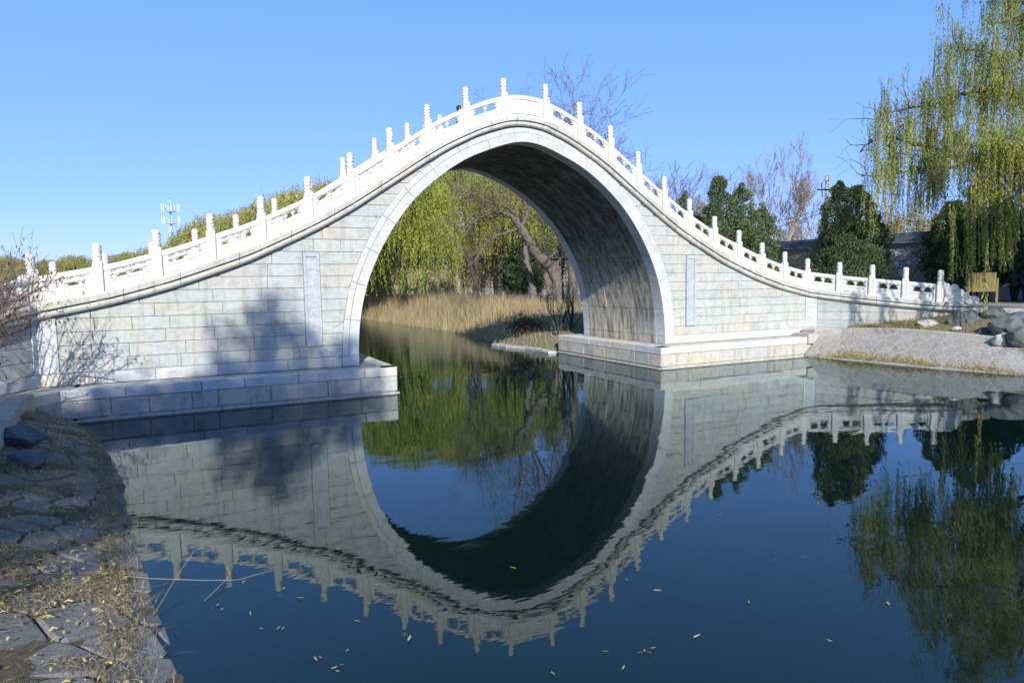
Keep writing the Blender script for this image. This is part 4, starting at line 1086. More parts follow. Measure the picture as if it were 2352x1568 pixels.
# --- trees seen through and above the arch
dome_willow('bright green weeping willow filling the left half of the arch opening', ground_at(925, 650, 58), 13.2, 5.6, 50, 2600, 6.6, .15, .15, .046, 'willowg', 'barkdark', nb=11, zmin=2.4, low=.6)
dome_willow('yellow-green weeping willow just behind the left leg of the arch', ground_at(795, 650, 62), 12.4, 4.6, 51, 1900, 5.6, .16, .16, .05, 'willow', 'barkdark', nb=9, zmin=2.4, low=.55)
dome_willow('green weeping willow in the centre of the arch in front of the wall', ground_at(1150, 650, 64), 13.0, 4.6, 52, 1500, 5.2, .16, .15, .048, 'willowg', 'barkdark', nb=9, zmin=4.4, low=.55)
dome_willow('yellowing willow with brown twigs high in the middle of the arch', ground_at(1050, 650, 70), 15.5, 5.0, 55, 1500, 4.0, .17, .15, .048, 'willow', 'barkpale', nb=9, zmin=4.6, low=.6)
willow('thin yellowing willow behind the big forked trunk', ground_at(1215, 650, 66), 12.5, 53, 1300, 5.0, .17, .15, .045, 'willow', 'barkpale', nlimb=5, zmin=4.2)
willow('pale willow behind the right leg of the arch', ground_at(1300, 650, 74), 10.5, 54, 420, 4.0, .2, .15, .045, 'brownleaf', 'barkpale', nlimb=5, zmin=4.5)
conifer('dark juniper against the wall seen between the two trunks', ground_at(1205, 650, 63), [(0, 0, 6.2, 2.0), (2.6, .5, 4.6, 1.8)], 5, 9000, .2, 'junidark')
# old forked willow with explicit limbs
ow = thing('old_willow_tree', 'old willow with a thick forked trunk and long dark crooked limbs under the arch', 'tree', ground_at(1281, 690, 44))
T = Tubes(); limbs = []; D_ = 44; RS = 1.08
limb([(1282, 712, D_), (1282, 680, D_), (1281, 650, D_), (1270, 620, D_), (1255, 605, D_-.3), (1236, 588, D_-.5), (1215, 555, D_-.8), (1198, 527, D_-1), (1188, 515, D_-1)], .40*RS, .24*RS, 10)
limb([(1281, 650, D_), (1289, 625, D_+.2), (1291, 600, D_+.3), (1290, 560, D_+.4), (1300, 500, D_+.5), (1310, 420, D_+.8), (1325, 330, D_+1)], .26*RS, .06*RS, 8)
limb([(1252, 603, D_-.3), (1270, 585, D_), (1292, 565, D_), (1320, 540, D_)], .10*RS, .06*RS, 7)
limb([(1190, 517, D_-1), (1172, 495, D_-1.3), (1150, 487, D_-1.5), (1120, 490, D_-1.8), (1095, 505, D_-2.2), (1085, 512, D_-2.4), (1070, 540, D_-2.6)], .16*RS, .04*RS, 7)
limb([(1192, 515, D_-1), (1180, 485, D_-1), (1158, 472, D_-1.1), (1120, 462, D_-1.3), (1096, 461, D_-1.5), (1075, 452, D_-1.7), (1040, 462, D_-2)], .13*RS, .03*RS, 7)
limb([(1188, 525, D_-1), (1158, 537, D_-1.4), (1140, 540, D_-1.6), (1115, 560, D_-1.9), (1095, 595, D_-2.2), (1075, 612, D_-2.4)], .10*RS, .025*RS, 7)
limb([(1185, 490, D_-1), (1187, 460, D_-.8), (1188, 430, D_-.6), (1186, 400, D_-.4), (1170, 340, D_), (1165, 280, D_)], .10*RS, .04*RS, 7)
limb([(1198, 525, D_-1), (1208, 500, D_-.8), (1216, 480, D_-.8), (1218, 455, D_-.8), (1230, 400, D_-.5), (1225, 330, D_)], .13*RS, .04*RS, 7)
limb([(1120, 490, D_-1.8), (1108, 475, D_-1.7), (1100, 462, D_-1.6)], .05*RS, .03*RS, 6)
limb([(1216, 480, D_-.8), (1240, 420, D_), (1275, 350, D_+.5), (1300, 280, D_+.8)], .10*RS, .03*RS, 7)
tips = []
for qi, Q in enumerate(limbs):
    n = len(Q)
    if qi == 0: continue
    for i in range(int(n*.35), n, 2):
        for c in range(2):
            d = unit(np.array([rg.normal(0, 1), rg.normal(0, 1), rg.uniform(-.1, 1.0)])); grow(T, rg, Q[i], d, rg.uniform(.8, 2.0), .028, 1, 3, tips, .08, .8, (2, 3), .2, .68, 4, .008, 1)
T.build('trunk', MAT['bark'], ow)
tpa = np.array([t[0] for t in tips]); n = 11000; C = tpa[rg.integers(0, len(tpa), n)]+rg.normal(0, .22, (n, 3))
U = unit(rg.normal(0, 1, (n, 3))+np.array([0, 0, -.8]))*.07; V = unit(np.cross(U, rg.normal(0, 1, (n, 3))))*.022
quads('crown', C, U, V, MAT['brownleaf'], ow)
# tops of reddish leafless willows above the right half of the arch
for x, d, H, s, lab in ((1315, 42, 16.4, 61, 'tall leafless willow with reddish curling twigs above the crown of the bridge'), (1400, 46, 13.6, 62, 'reddish leafless willow showing above the right shoulder of the arch'), (1450, 52, 11.4, 63, 'lower reddish leafless tree behind the right railing posts')):
    bare(lab, ground_at(x, 600, d), H, s, 'twigred', 5, .10, .7, (4, 4), .011, wig=.24, leaves=('brownleaf', 1500, .05), r0=.3)
# two thinner trunks under the arch
T = Tubes(); t2 = thing('willow_tree', 'slim leaning willow trunk right of the wooden bollards', 'tree', ground_at(1228, 680, 46)); limbs = []
limb([(1228, 700, 46), (1226, 680, 46), (1220, 650, 46), (1214, 620, 46.2), (1208, 590, 46.5), (1205, 550, 47), (1195, 480, 47)], .30, .12, 8); T.build('trunk', MAT['bark'], t2)
T = Tubes(); t3 = thing('willow_tree', 'small dark forked tree beside the path in front of the sunlit wall', 'tree', ground_at(1093, 677, 56)); limbs = []
limb([(1092, 690, 56), (1092, 676, 56), (1094, 655, 56), (1091, 640, 56), (1086, 625, 56), (1078, 605, 56), (1068, 570, 56)], .34, .10, 8)
limb([(1093, 648, 56), (1094, 620, 56), (1095, 590, 56.2), (1090, 560, 56.5), (1082, 520, 57)], .2, .08, 7); T.build('trunk', MAT['barkdark'], t3)

# --- the line of willows beyond the left balustrade
farw = [(60, 96, 600, 'low willow at the far left above the balustrade'), (175, 88, 590, 'bushy willow behind the first two left posts'), (295, 92, 584, 'airy topped willow beyond the left balustrade'), (430, 95, 556, 'yellowing willow beyond the foot of the antenna mast'), (500, 90, 505, 'willow beyond the third left post'), (570, 86, 494, 'full willow between the fourth and fifth posts'), (655, 80, 462, 'tall willow behind the middle of the left balustrade'), (760, 66, 432, 'tallest willow showing over the steep part of the left balustrade'),
  (10, 100, 590, 'low willow cut by the left picture edge'), (115, 104, 600, 'low willow behind the shrub twigs at far left'), (235, 98, 606, 'willow filling the gap left of the airy topped one'), (360, 100, 574, 'low willow between the airy topped one and the mast'), (620, 90, 480, 'willow between the two tallest ones on the left'), (710, 78, 450, 'willow just left of the tallest one')]
farw = [(x, d, (664-(x-400)*.015-y)*d/1487+3.08, l) for x, d, y, l in farw]     # third entry: height of the tree top
def set_top(root, H):                     # scale a tree so that its crown reaches the height H
    me = [c for c in root.children if c.name.startswith('crown')][0].data; n = len(me.vertices); a = np.empty(n*3, np.float32); me.vertices.foreach_get('co', a)
    z = float(np.percentile(a[2::3], 99.3)); o = root if 'z0' not in root else root; k = (H-root.location.z)/max(.5, z-root['z0']); root.scale = (min(k, 1.25)*1.0, min(k, 1.25), k); return k
protos = []
for i, (x, d, H, lab) in enumerate(farw):
    if i in (0, 3, 6): protos.append((dome_willow(lab, ground_at(x, 640, d), 10.5, 5.2, 80+i, 2600, 2.9, .19, .17, .055, group='willows beyond the left balustrade', nb=13, low=.5), H)); protos[-1][0]['z0'] = protos[-1][0].location.z; set_top(protos[-1][0], H)
    else:
        o, h0 = min(protos, key=lambda q: abs(q[1]-H)); c = copy_tree(o); c['label'] = lab; c.location = ground_at(x, 640, d); set_top(c, H); c.rotation_euler[2] = 1.3*i
for k, (x, d, sc, lab) in enumerate(((880, 100, 1.1, 'far willow glimpsed low through the left part of the arch'), (960, 108, 1.2, 'far willow closing the view in the left middle of the arch'), (1040, 104, 1.0, 'far willow behind the rubble wall in the middle of the arch'), (1110, 100, 1.0, 'far willow above the sunlit part of the wall under the arch'), (1180, 96, .95, 'far willow behind the slim leaning trunk'), (1260, 92, .9, 'far willow behind the old forked trunk'), (1330, 90, .9, 'far willow beside the right leg of the arch'), (1400, 95, .8, 'far willow hidden low behind the right spandrel'))):
    c = copy_tree(protos[k % 2][0]); c['label'] = lab; c['group'] = 'far willows behind the arch'; c.location = ground_at(x, 640, d); c.scale = (sc,)*3; c.rotation_euler[2] = 2.1*k
# willows behind the photographer, whose shade falls on the left wall and bank
def shade(label, base, blobs, n, size, seed, mat='juniper'):
    rg = np.random.default_rng(seed); root = thing('broad_tree', label, 'tree', tuple(base)); b = np.array(base, float); T = Tubes()
    zt = max(q[2] for q in blobs); T.add([b-(0, 0, .3), b+(.1, 0, zt*.45), b+(-.1, .2, zt*.8)], [.34, .25, .12], 9); C = []
    for dx, dy, z, rx, rz, k in blobs:
        m = int(n*k); u = unit(rg.normal(0, 1, (m, 3)))*(rg.random(m)**.4)[:, None]*np.array([rx, rx, rz]); C.append(b+np.array([dx, dy, z])+u*(1+.15*np.sin(u[:, :1]*4)))
        T.add([b+(0, 0, zt*.4), b+np.array([dx, dy, z])], [.14, .05], 6)
    T.build('trunk', MAT['bark'], root); C = np.concatenate(C); m = len(C)
    U = unit(rg.normal(0, 1, (m, 3)))*size; V = unit(np.cross(U, rg.normal(0, 1, (m, 3))))*size*.5; quads('crown', C, U, V, MAT[mat], root)
shade('tall broad tree on the left bank behind the viewpoint, shading wall and bank', (-21.9, -37.2, 1.6), [(0, -.3, 18.4, 3.9, 1.3, .26), (.6, .3, 19.6, 3.6, 1.5, .22), (-1.8, 0, 20.3, 2.4, 1.0, .08), (.6, 0, 21.0, 2.6, 1.1, .05), (2.3, 0, 22.0, 2.4, 1.6, .12), (2.0, .5, 23.2, 1.0, 1.3, .022), (4.0, 0, 22.4, .9, 1.4, .022), (-2.6, 0, 21.3, 1.2, .6, .02), (2.6, .3, 20.6, 2.8, .7, .06), (.2, 0, 21.3, 1.6, .8, .04), (4.4, 0, 20.6, 1.0, .5, .02), (1.0, 0, 21.0, 2.2, 1.2, .04)], 8000, .2, 5)
shade('dense tree on the right bank outside the picture, shading the road and rubble wall', (24.2, -14.5, 1.7), [(0, 0, 8.5, 4.6, 3.2, .5), (1.5, 1.5, 13, 3.6, 2.4, .3), (-3.0, 1, 10.5, 2.4, 1.8, .12), (4.5, 3, 11, 2.6, 2.6, .12)], 16000, .2, 6)
shade('tall tree on the right bank far outside the picture, shading the distant wall', (31.5, -9.5, 1.7), [(0, 0, 9.5, 4.2, 3.4, .5), (-1, 2, 13.5, 3.4, 2.2, .3)], 5000, .2, 7)

# --- reeds
def blades(name, P, L, w, mat, rg, lean=.25, parent=None, seg=3, droop=.3, kind='stuff', plume=0):
    n = len(P); a = rg.uniform(0, 2*pi, n); d = np.stack([np.cos(a), np.sin(a), np.zeros(n)], 1); b = rg.uniform(0, 2*pi, n); s = np.stack([np.cos(b), np.sin(b), np.zeros(n)], 1)
    L = L*rg.uniform(.55, 1.1, n)[:, None]; le = np.abs(rg.normal(0, lean, n))[:, None]
    rows = []
    for k in range(seg+1):
        t = k/seg; c = P+np.array([0, 0, 1])*L*(t-droop*le*t*t)+d*L*le*t*t*1.2; ww = w*(1-t*.85); rows += [c-s*ww, c+s*ww]
    V = np.stack(rows, 1); m = 2*(seg+1); base = np.arange(n)[:, None, None]*m
    q = np.array([[2*k, 2*k+1, 2*k+3, 2*k+2] for k in range(seg)])[None]
    o = big(name, V.reshape(-1, 3), (base+q).reshape(-1, 4), mat, parent)
    if kind: o['kind'] = kind
    return o
rg = np.random.default_rng(9)
n = 34000; y = 7.0+(rg.random(n)**.8)*58; dr = rg.uniform(-.35, 1, n)*np.interp(y, [7, 12, 22, 40, 66], [6, 7, 7, 7, 7]); x = np.interp(y, RBY, RBX)+dr*np.where(dr < 0, .35, 1)
keep = rg.random(n) < np.interp(dr, [-1, 0, 4, 7], [1, 1, .8, .35])*(.72+.4*np.sin(x*2.3+y*1.3)*np.sin(y*1.9-x)); x, y, dr = x[keep], y[keep], dr[keep]
P = np.stack([x, y, gz(x, y)-.05], 1); hgt = np.interp(y, [7, 12, 16, 24, 60], [.65, .9, 1.5, 2.0, 2.2])*np.interp(dr, [-1, 0, 2, 5, 7], [.7, .8, 1, .6, .4])*(.9+.16*np.sin(x*1.7+y*.9)+.12*np.sin(x*4.3-y*2.9)+.08*np.sin(y*6.1))
blades('dry_reeds', P, hgt[:, None]*.95, .014, MAT['reed'], rg, .3, None, 3, .4)
# shrubs in the reeds
for x0, y0, d0, H, s, lab in ((1282, 792, 31, 2.6, 5, 'leafless shrub with a fan of dark stems in front of the forked willow'), (1312, 770, 31.5, 1.8, 6, 'smaller leafless shrub beside the right leg of the arch')):
    rgs = np.random.default_rng(s); p = np.array(ground_at(x0, y0, d0)); r = thing('shrub', lab, 'shrub', tuple(p)); T = Tubes(); tp = []
    for i in range(9): grow(T, rgs, p, unit(np.array([rgs.normal(0, .35), rgs.normal(0, .35), 1])), H*rgs.uniform(.6, .9), .035, 1, 3, tp, .15, .45, (2, 3), .08, .6, 4, .005, 2)
    T.build('stems', MAT['barkdark'], r)
# near shrub at the left edge
rgs = np.random.default_rng(14); p = np.array((-14.6, -3.1, .9)); r = thing('shrub', 'nearly leafless shrub with arching twigs and a few dry drooping leaves at the left edge', 'shrub', tuple(p)); T = Tubes(); tp = []
dirs = []
for i in range(26):
    tgt = np.array(at(rgs.uniform(-60, 118), rgs.uniform(600, 790), rgs.uniform(12.6, 13.8))); d = tgt-p; L = np.linalg.norm(d)
    n = 8; t = np.linspace(0, 1, n)[:, None]; Pq = p+rgs.normal(0, .08, 3)*(1-t)+d*t+np.array([0, 0, .35])*np.sin(t*pi)*L*.35+rgs.normal(0, .02, (n, 3)); T.add(Pq, np.linspace(.02, .006, n), 4)
    for k in range(3, n):
        for c in range(2): grow(T, rgs, Pq[k], unit(d/L+rgs.normal(0, .6, 3)), rgs.uniform(.25, .6), .007, 2, 3, tp, .05, .6, (2, 2), .15, .7, 3, .0035, 2)
T.add([p, p+(.15, .1, .6), np.array(at(20, 735, 13.3)), np.array(at(70, 722, 13.2)), np.array(at(128, 712, 13.0))], [.04, .035, .022, .015, .006], 6)
T.build('stems', MAT['twigred'], r)
tpa = np.array([t[0] for t in tp]); tpa = tpa[tpa[:, 0] > -13.6]; n = 420; C = tpa[rgs.integers(0, len(tpa), n)]
dn = unit(rgs.normal(0, .35, (n, 3))+np.array([0, 0, -1])); U = dn*.05*rgs.uniform(.7, 1.2, n)[:, None]; V = unit(np.cross(dn, rgs.normal(0, 1, (n, 3))))*.014
quads('dry_leaves', C+U, U, V, MAT['dryleaf'], r)

# --- straw, fallen leaves and grass
def litter(name, C, Nn, L, w, mat, rg, lift=.02, curl=.3, parent=None):
    n = len(C); a = rg.uniform(0, 2*pi, n); d = np.stack([np.cos(a), np.sin(a), rg.normal(0, .22, n)], 1); d = unit(d); s = unit(np.cross(d, Nn+rg.normal(0, .4, (n, 3))))
    L = (L*rg.uniform(.4, 1.2, n))[:, None]; z = np.array([0, 0, 1])*lift*rg.uniform(.2, 1, n)[:, None]
    b = unit(np.cross(d, [0, 0, 1]))*rg.normal(0, curl, n)[:, None]*L*.3
    V = np.stack([C-d*L+z*.3-s*w*.6, C-d*L+z*.3+s*w*.6, C+b+z+s*w, C+b+z-s*w, C+d*L+z*.6+s*w*.3, C+d*L+z*.6-s*w*.3], 1)
    base = np.arange(n)[:, None, None]*6; q = np.array([[0, 1, 2, 3], [3, 2, 4, 5]])[None]
    o = big(name, V.reshape(-1, 3), (base+q).reshape(-1, 4), mat, parent); o['kind'] = 'stuff'; return o
def on(S, u, q, o=.03): return np.array([S.fn(a, b*S.h, o) for a, b in zip(u, q)])
n = 70000; uu = LBK.w*(rg.random(n)**.60); qq = rg.uniform(.50, 1.0, n)
f = np.sin(uu*2.3+qq*9)+np.sin(uu*5.1-qq*17)+.8*np.sin(uu*11+qq*31)+1.9*(qq-.72)*2+np.interp(uu, [0, 10, 13, 17], [-1.3, -.7, .3, .9])
edge = (np.abs(qq-.51) < .05)&(rg.random(n) < .55); k = (f > .25)|edge|(rg.random(n) < .06)
C = on(LBK, uu[k], qq[k]); litter('dry_straw', C, np.tile((0, 0, 1.), (len(C), 1)), .062, .0024, MAT['straw'], rg, .06, .15)
n = 2600; uu = LBK.w*(rg.random(n)**.6); qq = rg.uniform(.5, 1, n); C = on(LBK, uu, qq, .04); litter('fallen_leaves', C, np.tile((0, 0, 1.), (n, 1)), .03, .010, MAT['yellowleaf'], rg, .03)
n = 1700; uu = LBK.w*rg.random(n)**.7; qq = .485+rg.normal(0, .018, n); P = on(LBK, uu, qq, -.02)
blades('bank_grass', P, np.full((n, 1), .17), .004, MAT['straw'], rg, .7, None, 3, .5)
n = 9000; uu = RBK.w*rg.random(n); pile = np.exp(-((uu-2.1)/.8)**2)+.7*np.exp(-((uu-4.2)/.9)**2)+.6*np.exp(-((uu-6.6)/.7)**2)+.35*np.sin(uu*7)**4
qq = .36+np.abs(rg.normal(0, .03+.06*pile, n))+.35*(rg.random(n) < .06)*rg.random(n); k = rg.random(n) < .06+.95*pile
C = on(RBK, uu[k], qq[k], .02); C[:, 2] += rg.random(len(C))*.05*np.clip(pile[k], 0, 1); litter('yellow_leaf_litter', C, np.tile((0, 0, 1.), (len(C), 1)), .035, .011, MAT['yellowleaf'], rg, .03)
n = 7000; t = rg.random(n)*5.999; s_ = rg.random(n)**1.3; A_ = np.array(k1); B_ = np.array(far); i = t.astype(int); f = (t-i)[:, None]
C = (A_[i]*(1-f)+A_[i+1]*f)*(1-s_[:, None])+(B_[i]*(1-f)+B_[i+1]*f)*s_[:, None]+np.array([0, 0, .03])
litter('verge_leaf_litter', C[:3500], np.tile((0, 0, 1.), (3500, 1)), .035, .011, MAT['yellowleaf'], rg, .03)
blades('verge_grass', C[3500:], np.full((3500, 1), .13), .005, MAT['straw'], rg, .6, None, 3, .5)

# ------------------------------------------------------------------ far shore details
def gsheet(name, rows, mat, nu=40, nv=6, dz=.03):
    S = Strip([(x, y, 0) for x, y in rows[0]], [(x, y, 0) for x, y in rows[1]]); V = []
    for i in range(nu+1):
        for j in range(nv+1):
            p = S.pt(S.w*i/nu, j/nv); V.append((p.x, p.y, float(gz(np.array([p.x]), np.array([p.y]))[0])+dz))
    F = [(i*(nv+1)+j, (i+1)*(nv+1)+j, (i+1)*(nv+1)+j+1, i*(nv+1)+j+1) for i in range(nu) for j in range(nv)]
    return tag(mk(name, V, F, mat), kind='structure')
pa = [(20.5, 12), (17.5, 20), (14.2, 26.5), (12.4, 31), (10.2, 36.5), (8, 42), (3, 50), (-6, 60)]
pb = [(25, 13), (21.5, 23), (18.6, 30), (16.4, 35), (14.0, 41), (11.5, 47), (6, 57), (-4, 68)]
gsheet('path', [pa, pb], MAT['road'])
woodm = simple('weathered_wood', (.27, .22, .17), .9, 12, .3, .4)
bo = None; bps = []
for i, (x, d) in enumerate(((1014, 66), (1033, 64), (1054, 61.5), (1080, 59), (1104, 57), (1128, 55.2), (1156, 53.3), (1180, 51.8), (1218, 49.5), (1250, 47.8), (1285, 46))):
    p = ground_at(x, 680, d, .0); bps.append(p)
    if bo is None:
        m = MB(); m.lathe([(.085, -.2), (.085, .56), (.06, .62)], 8); bo = m.build('wooden_bollard', woodm); bo.location = p
        tag(bo, 'short wooden post of the rope fence between path and reeds', 'bollard', 'rope fence posts along the path')
    else:
        c = bo.copy(); COL.objects.link(c); c.location = p; c.scale = (1, 1, rng.uniform(.9, 1.1)); c.rotation_euler = (rng.uniform(-.05, .05), 0, i)
m = MB()
posts_ = [o for o in SC.objects if o.name.startswith('wooden_bollard')]
for o, w_ in zip(posts_, ('leftmost one, deep under the willow', 'second from the left, under the willow shoots', 'left of the small forked tree, half veiled', 'right at the foot of the small dark forked tree, left side', 'right at the foot of the small dark forked tree, right side', 'in front of the dark part of the wall', 'standing pale in full sun near the middle', 'brightest one, left of the slim trunk', 'beside the slim trunk and purple panel', 'between the slim trunk and the forked trunk', 'behind the big forked trunk')):
    o['label'] = 'short wooden rope-fence post, '+w_
for a, b in zip(bps[:-1], bps[1:]):
    a = Vector(a)+Vector((0, 0, .5)); b = Vector(b)+Vector((0, 0, .5))
    m.tube([a.lerp(b, t)-Vector((0, 0, .14*4*t*(1-t))) for t in (0, .25, .5, .75, 1)], .014, 4)
tag(m.build('rope', simple('rope', (.33, .28, .2))), 'sagging rope strung between the short wooden posts', 'rope')
pp = ground_at(1217, 680, 50.3); m = thing('small_sign', 'small purple panel on a post beside the slim leaning trunk', 'sign', pp)
q = MB(); q.box(pp[0]-.14, pp[0]+.14, pp[1]-.03, pp[1]+.03, pp[2]+.42, pp[2]+.92); q.build('panel', simple('purple_paint', (.10, .08, .26), .5), m)
q = MB(); q.box(pp[0]-.03, pp[0]+.03, pp[1]-.02, pp[1]+.02, pp[2]-.1, pp[2]+.45); q.build('leg', MAT['barkdark'], m)
# shore stones
se = thing('shore_edging', 'low broken line of flat stones at the waterline in front of the dry reeds', 'kerb', (4.6, 9, 0))
P = [atz(1135, 792, .03), atz(1170, 797, .03), atz(1210, 800, .03), atz(1240, 805, .03), atz(1268, 811, .03)]
rr = random.Random(8)
for a, b in zip(P[:-1], P[1:]):
    for k in range(2):
        c = a.lerp(b, (k+.5)/2); d = (b-a).normalized(); n = Vector((-d.y, d.x, 0)); L = (b-a).length/4*.93
        V = [];
        for z, s in ((-.3, 1), (.06+rr.uniform(-.02, .03), 1), (.09, .85)):
            for u, w_ in ((-L, -.16), (L, -.16), (L, .2), (-L, .2)): V.append(c+d*u*s+n*w_*s*rr.uniform(.8, 1.2)+Vector((0, 0, z)))
        mk('edging_stone', V, [(0, 1, 5, 4), (1, 2, 6, 5), (2, 3, 7, 6), (3, 0, 4, 7), (4, 5, 9, 8), (5, 6, 10, 9), (6, 7, 11, 10), (7, 4, 8, 11), (8, 9, 10, 11)], MAT['rockpale'], se)
rgb_ = np.random.default_rng(4); p = np.array(ground_at(1205, 775, 33.2)); bsh = thing('bush', 'tangled bush coloured dark for shade at the foot of the pale reeds', 'bush', tuple(p))
n = 1500; C = p+rgb_.normal(0, 1, (n, 3))*np.array([.5, .4, .3])+np.array([0, 0, .35]); C[:, 2] = np.maximum(C[:, 2], 0)
U = unit(rgb_.normal(0, 1, (n, 3)))*.11; V = unit(np.cross(U, rgb_.normal(0, 1, (n, 3))))*.02; quads('foliage', C, U, V, MAT['barkdark'], bsh)  # dark bark tone on the leaves paints in the hollow's shade

# ------------------------------------------------------------------ antenna mast
D = 250; b = at(401, 640, D); b.z = 2; top = at(396, 452, D).z; zr = [at(0, y, D).z for y in (484, 513)]
an = thing('antenna_mast', 'blue steel antenna mast with two white antenna rings and white lettering above the far willows', 'mast', tuple(b))
blue = simple('blue_mast_paint', (.07, .24, .60), .5); wht = simple('white_antenna', (.56, .60, .66), .5)
s1 = at(401, 515, D).z
mm = MB(); mm.lathe([(.7, 0), (.45, s1-b.z-4), (.33, zr[0]-b.z), (.12, zr[0]-b.z+4), (.06, top-b.z)], 12, tuple(b)); mm.build('pole', blue, an, True)
mm = MB(); mm.lathe([(.25, 0), (.25, .8), (.1, 1.0)], 8, (b.x, b.y, top-2)); mm.build('beacon', wht, an)
z1 = at(0, 486, D).z
for y in (479.5, 508):
    z = at(400, y, D).z
    mm = MB()
    for dz in (-.8, -.2, .4, 1.0): mm.tube([(b.x+1.7*cos(a), b.y+1.7*sin(a), z+dz) for a in np.linspace(0, 2*pi, 17)], .06, 4)
    mm.lathe([(.4, -1.0), (1.7, -1.0), (1.7, -.9), (.4, -.9)], 16, (b.x, b.y, z))
    for k in range(8):
        a = k*pi/4+.2; mm.tube([(b.x+1.7*cos(a), b.y+1.7*sin(a), z-.9), (b.x+1.7*cos(a), b.y+1.7*sin(a), z+1.0)], .06, 4)
    mm.build('platform_ring', wht, an)
    for k in range(7):
        a = 2*pi*k/7+.3; r = 3.1; x, yy = b.x+r*cos(a), b.y+r*sin(a)
        mm = MB(); mm.box(x-.09, x+.09, yy-.06, yy+.06, z-.9, z+1.5+.5*(k % 2)); mm.tube([(x, yy, z-1.7), (x, yy, z+1.9)], .06, 4)
        mm.tube([(b.x+1.7*cos(a), b.y+1.7*sin(a), z+.4), (x, yy, z+.4)], .06, 4); mm.tube([(b.x+1.7*cos(a), b.y+1.7*sin(a), z-.7), (x, yy, z-.7)], .06, 4); mm.build('antenna_panel', wht, an)
fd = Vector((HX, HY, 0)); rt = Vector((HY, -HX, 0))
def glyph(parent, body, c, size, mat, name='lettering', face=-fd):
    cu = bpy.data.curves.new('t', 'FONT'); cu.body = body; cu.size = size; cu.align_x = 'CENTER'; cu.align_y = 'CENTER'; cu.extrude = size*.02
    o = bpy.data.objects.new('t', cu); COL.objects.link(o); bpy.context.view_layer.update()
    me = bpy.data.meshes.new_from_object(o.evaluated_get(bpy.context.evaluated_depsgraph_get())); bpy.data.objects.remove(o)
    me.materials.clear(); me.materials.append(mat); r = Vector((-face.y, face.x, 0))
    R = Matrix((r, Vector((0, 0, 1)), face)).transposed().to_4x4(); R.translation = c; me.transform(R); me.name = name
    return link(bpy.data.objects.new(name, me), parent)
for ch, y in (('中', 539.5), ('国', 551), ('移', 562)): glyph(an, ch, Vector((b.x, b.y, at(0, y, D).z))-fd*.66, 1.7, wht)
mm = MB(); zc = at(400, 525, D).z; mm.lathe([(.15, -.9), (.55, -.6), (.55, .6), (.15, .9)], 10, (b.x-fd.x*.35, b.y-fd.y*.35, zc)); mm.build('emblem', wht, an, True)

# ------------------------------------------------------------------ utility pole, wires, cabinet
conc = simple('pole_concrete', (.40, .38, .34), .85, 6, .12)
steel = simple('grey_steel', (.33, .36, .38), .5, 5, .1)
bl = simple('black_iron', (.04, .04, .045), .6)
pb_ = at(1892, 690, 31); pb_.z = 1.9; pt_ = at(1897, 403, 31)
up = thing('utility_pole', 'round concrete utility pole with a dark crossarm standing left of the round juniper', 'pole', tuple(pb_))
mm = MB(); mm.tube([pb_-Vector((0, 0, .2)), (pb_.x, pb_.y, pt_.z)], [.12, .085], 12); mm.build('pole', conc, up, True)
ca = at(1875, 436.5, 31); mm = MB(); c0 = Vector((pb_.x, pb_.y, ca.z)); mm.tube([c0-rt*.5+fd*-.09, c0+rt*.55+fd*-.09], .035, 4); mm.tube([c0-rt*.25-fd*.1-Vector((0, 0, .35)), c0-rt*.3-fd*.1+Vector((0, 0, .3))], .025, 4); mm.build('crossarm', bl, up)
for s in (-.42, -.15, .45): mm = MB(); mm.lathe([(.02, 0), (.045, .03), (.03, .07), (.045, .1), (.015, .13)], 8, tuple(c0+rt*s-fd*.09+Vector((0, 0, .03)))); mm.build('insulator', wht, up)
lab = ('topmost wire running right from the crossarm of the utility pole', 'second wire sagging right from the pole towards the yellow willows', 'third wire below the others right of the pole', 'lowest wire sagging behind the hanging willow shoots', 'upper of two wires running left from the pole behind the leafless tree', 'lower of two wires running left from the pole')
ends = [((1897, 430, 31), (2420, 445, 36), .3), ((1897, 440, 31), (2300, 545, 52), .5), ((1897, 452, 31), (2260, 560, 52), .5), ((1897, 470, 31), (2420, 560, 48), .8), ((1897, 478, 31), (1500, 520, 60), .8), ((1897, 486, 31), (1480, 545, 62), .9)]
for l_, (a, c, sg) in zip(lab, ends):
    a, c = at(*a), at(*c); a.x, a.y = pb_.x, pb_.y; mm = MB(); mm.tube([a.lerp(c, t/14)-Vector((0, 0, sg*4*(t/14)*(1-t/14))) for t in range(15)], .013, 4)
    tag(mm.build('power_line', bl), l_, 'wire', 'wires on the utility pole')
cb = at(1915, 690, 33.5); cb.z = 1.85; e = thing('electric_cabinet', 'grey two-door electric cabinet beside the utility pole behind the balustrade', 'cabinet', tuple(cb))
def obox(name, c, u, v, w_, mat, parent):      # centre, half sizes right / forward / up in view-aligned frame
    V = [c+rt*(u*i)+fd*(v*j)+Vector((0, 0, w_*k)) for k in (-1, 1) for i, j in ((-1, -1), (1, -1), (1, 1), (-1, 1))]
    return mk(name, V, [(0, 3, 2, 1), (4, 5, 6, 7), (0, 1, 5, 4), (1, 2, 6, 5), (2, 3, 7, 6), (3, 0, 4, 7)], mat, parent)
obox('body', cb+Vector((0, 0, 1.05)), .42, .2, 1.05, steel, e); obox('roof', cb+Vector((0, 0, 2.13)), .45, .24, .03, steel, e)
for s in (-1, 1):
    dd = obox('door', cb+rt*.205*s-fd*.215+Vector((0, 0, 1.08)), .195, .015, .98, steel, e)
    obox('handle', cb+rt*.06*s-fd*.24+Vector((0, 0, 1.0)), .012, .012, .10, bl, dd); obox('vent', cb+rt*.24*s-fd*.235+Vector((0, 0, 1.03)), .05, .006, .07, bl, dd)
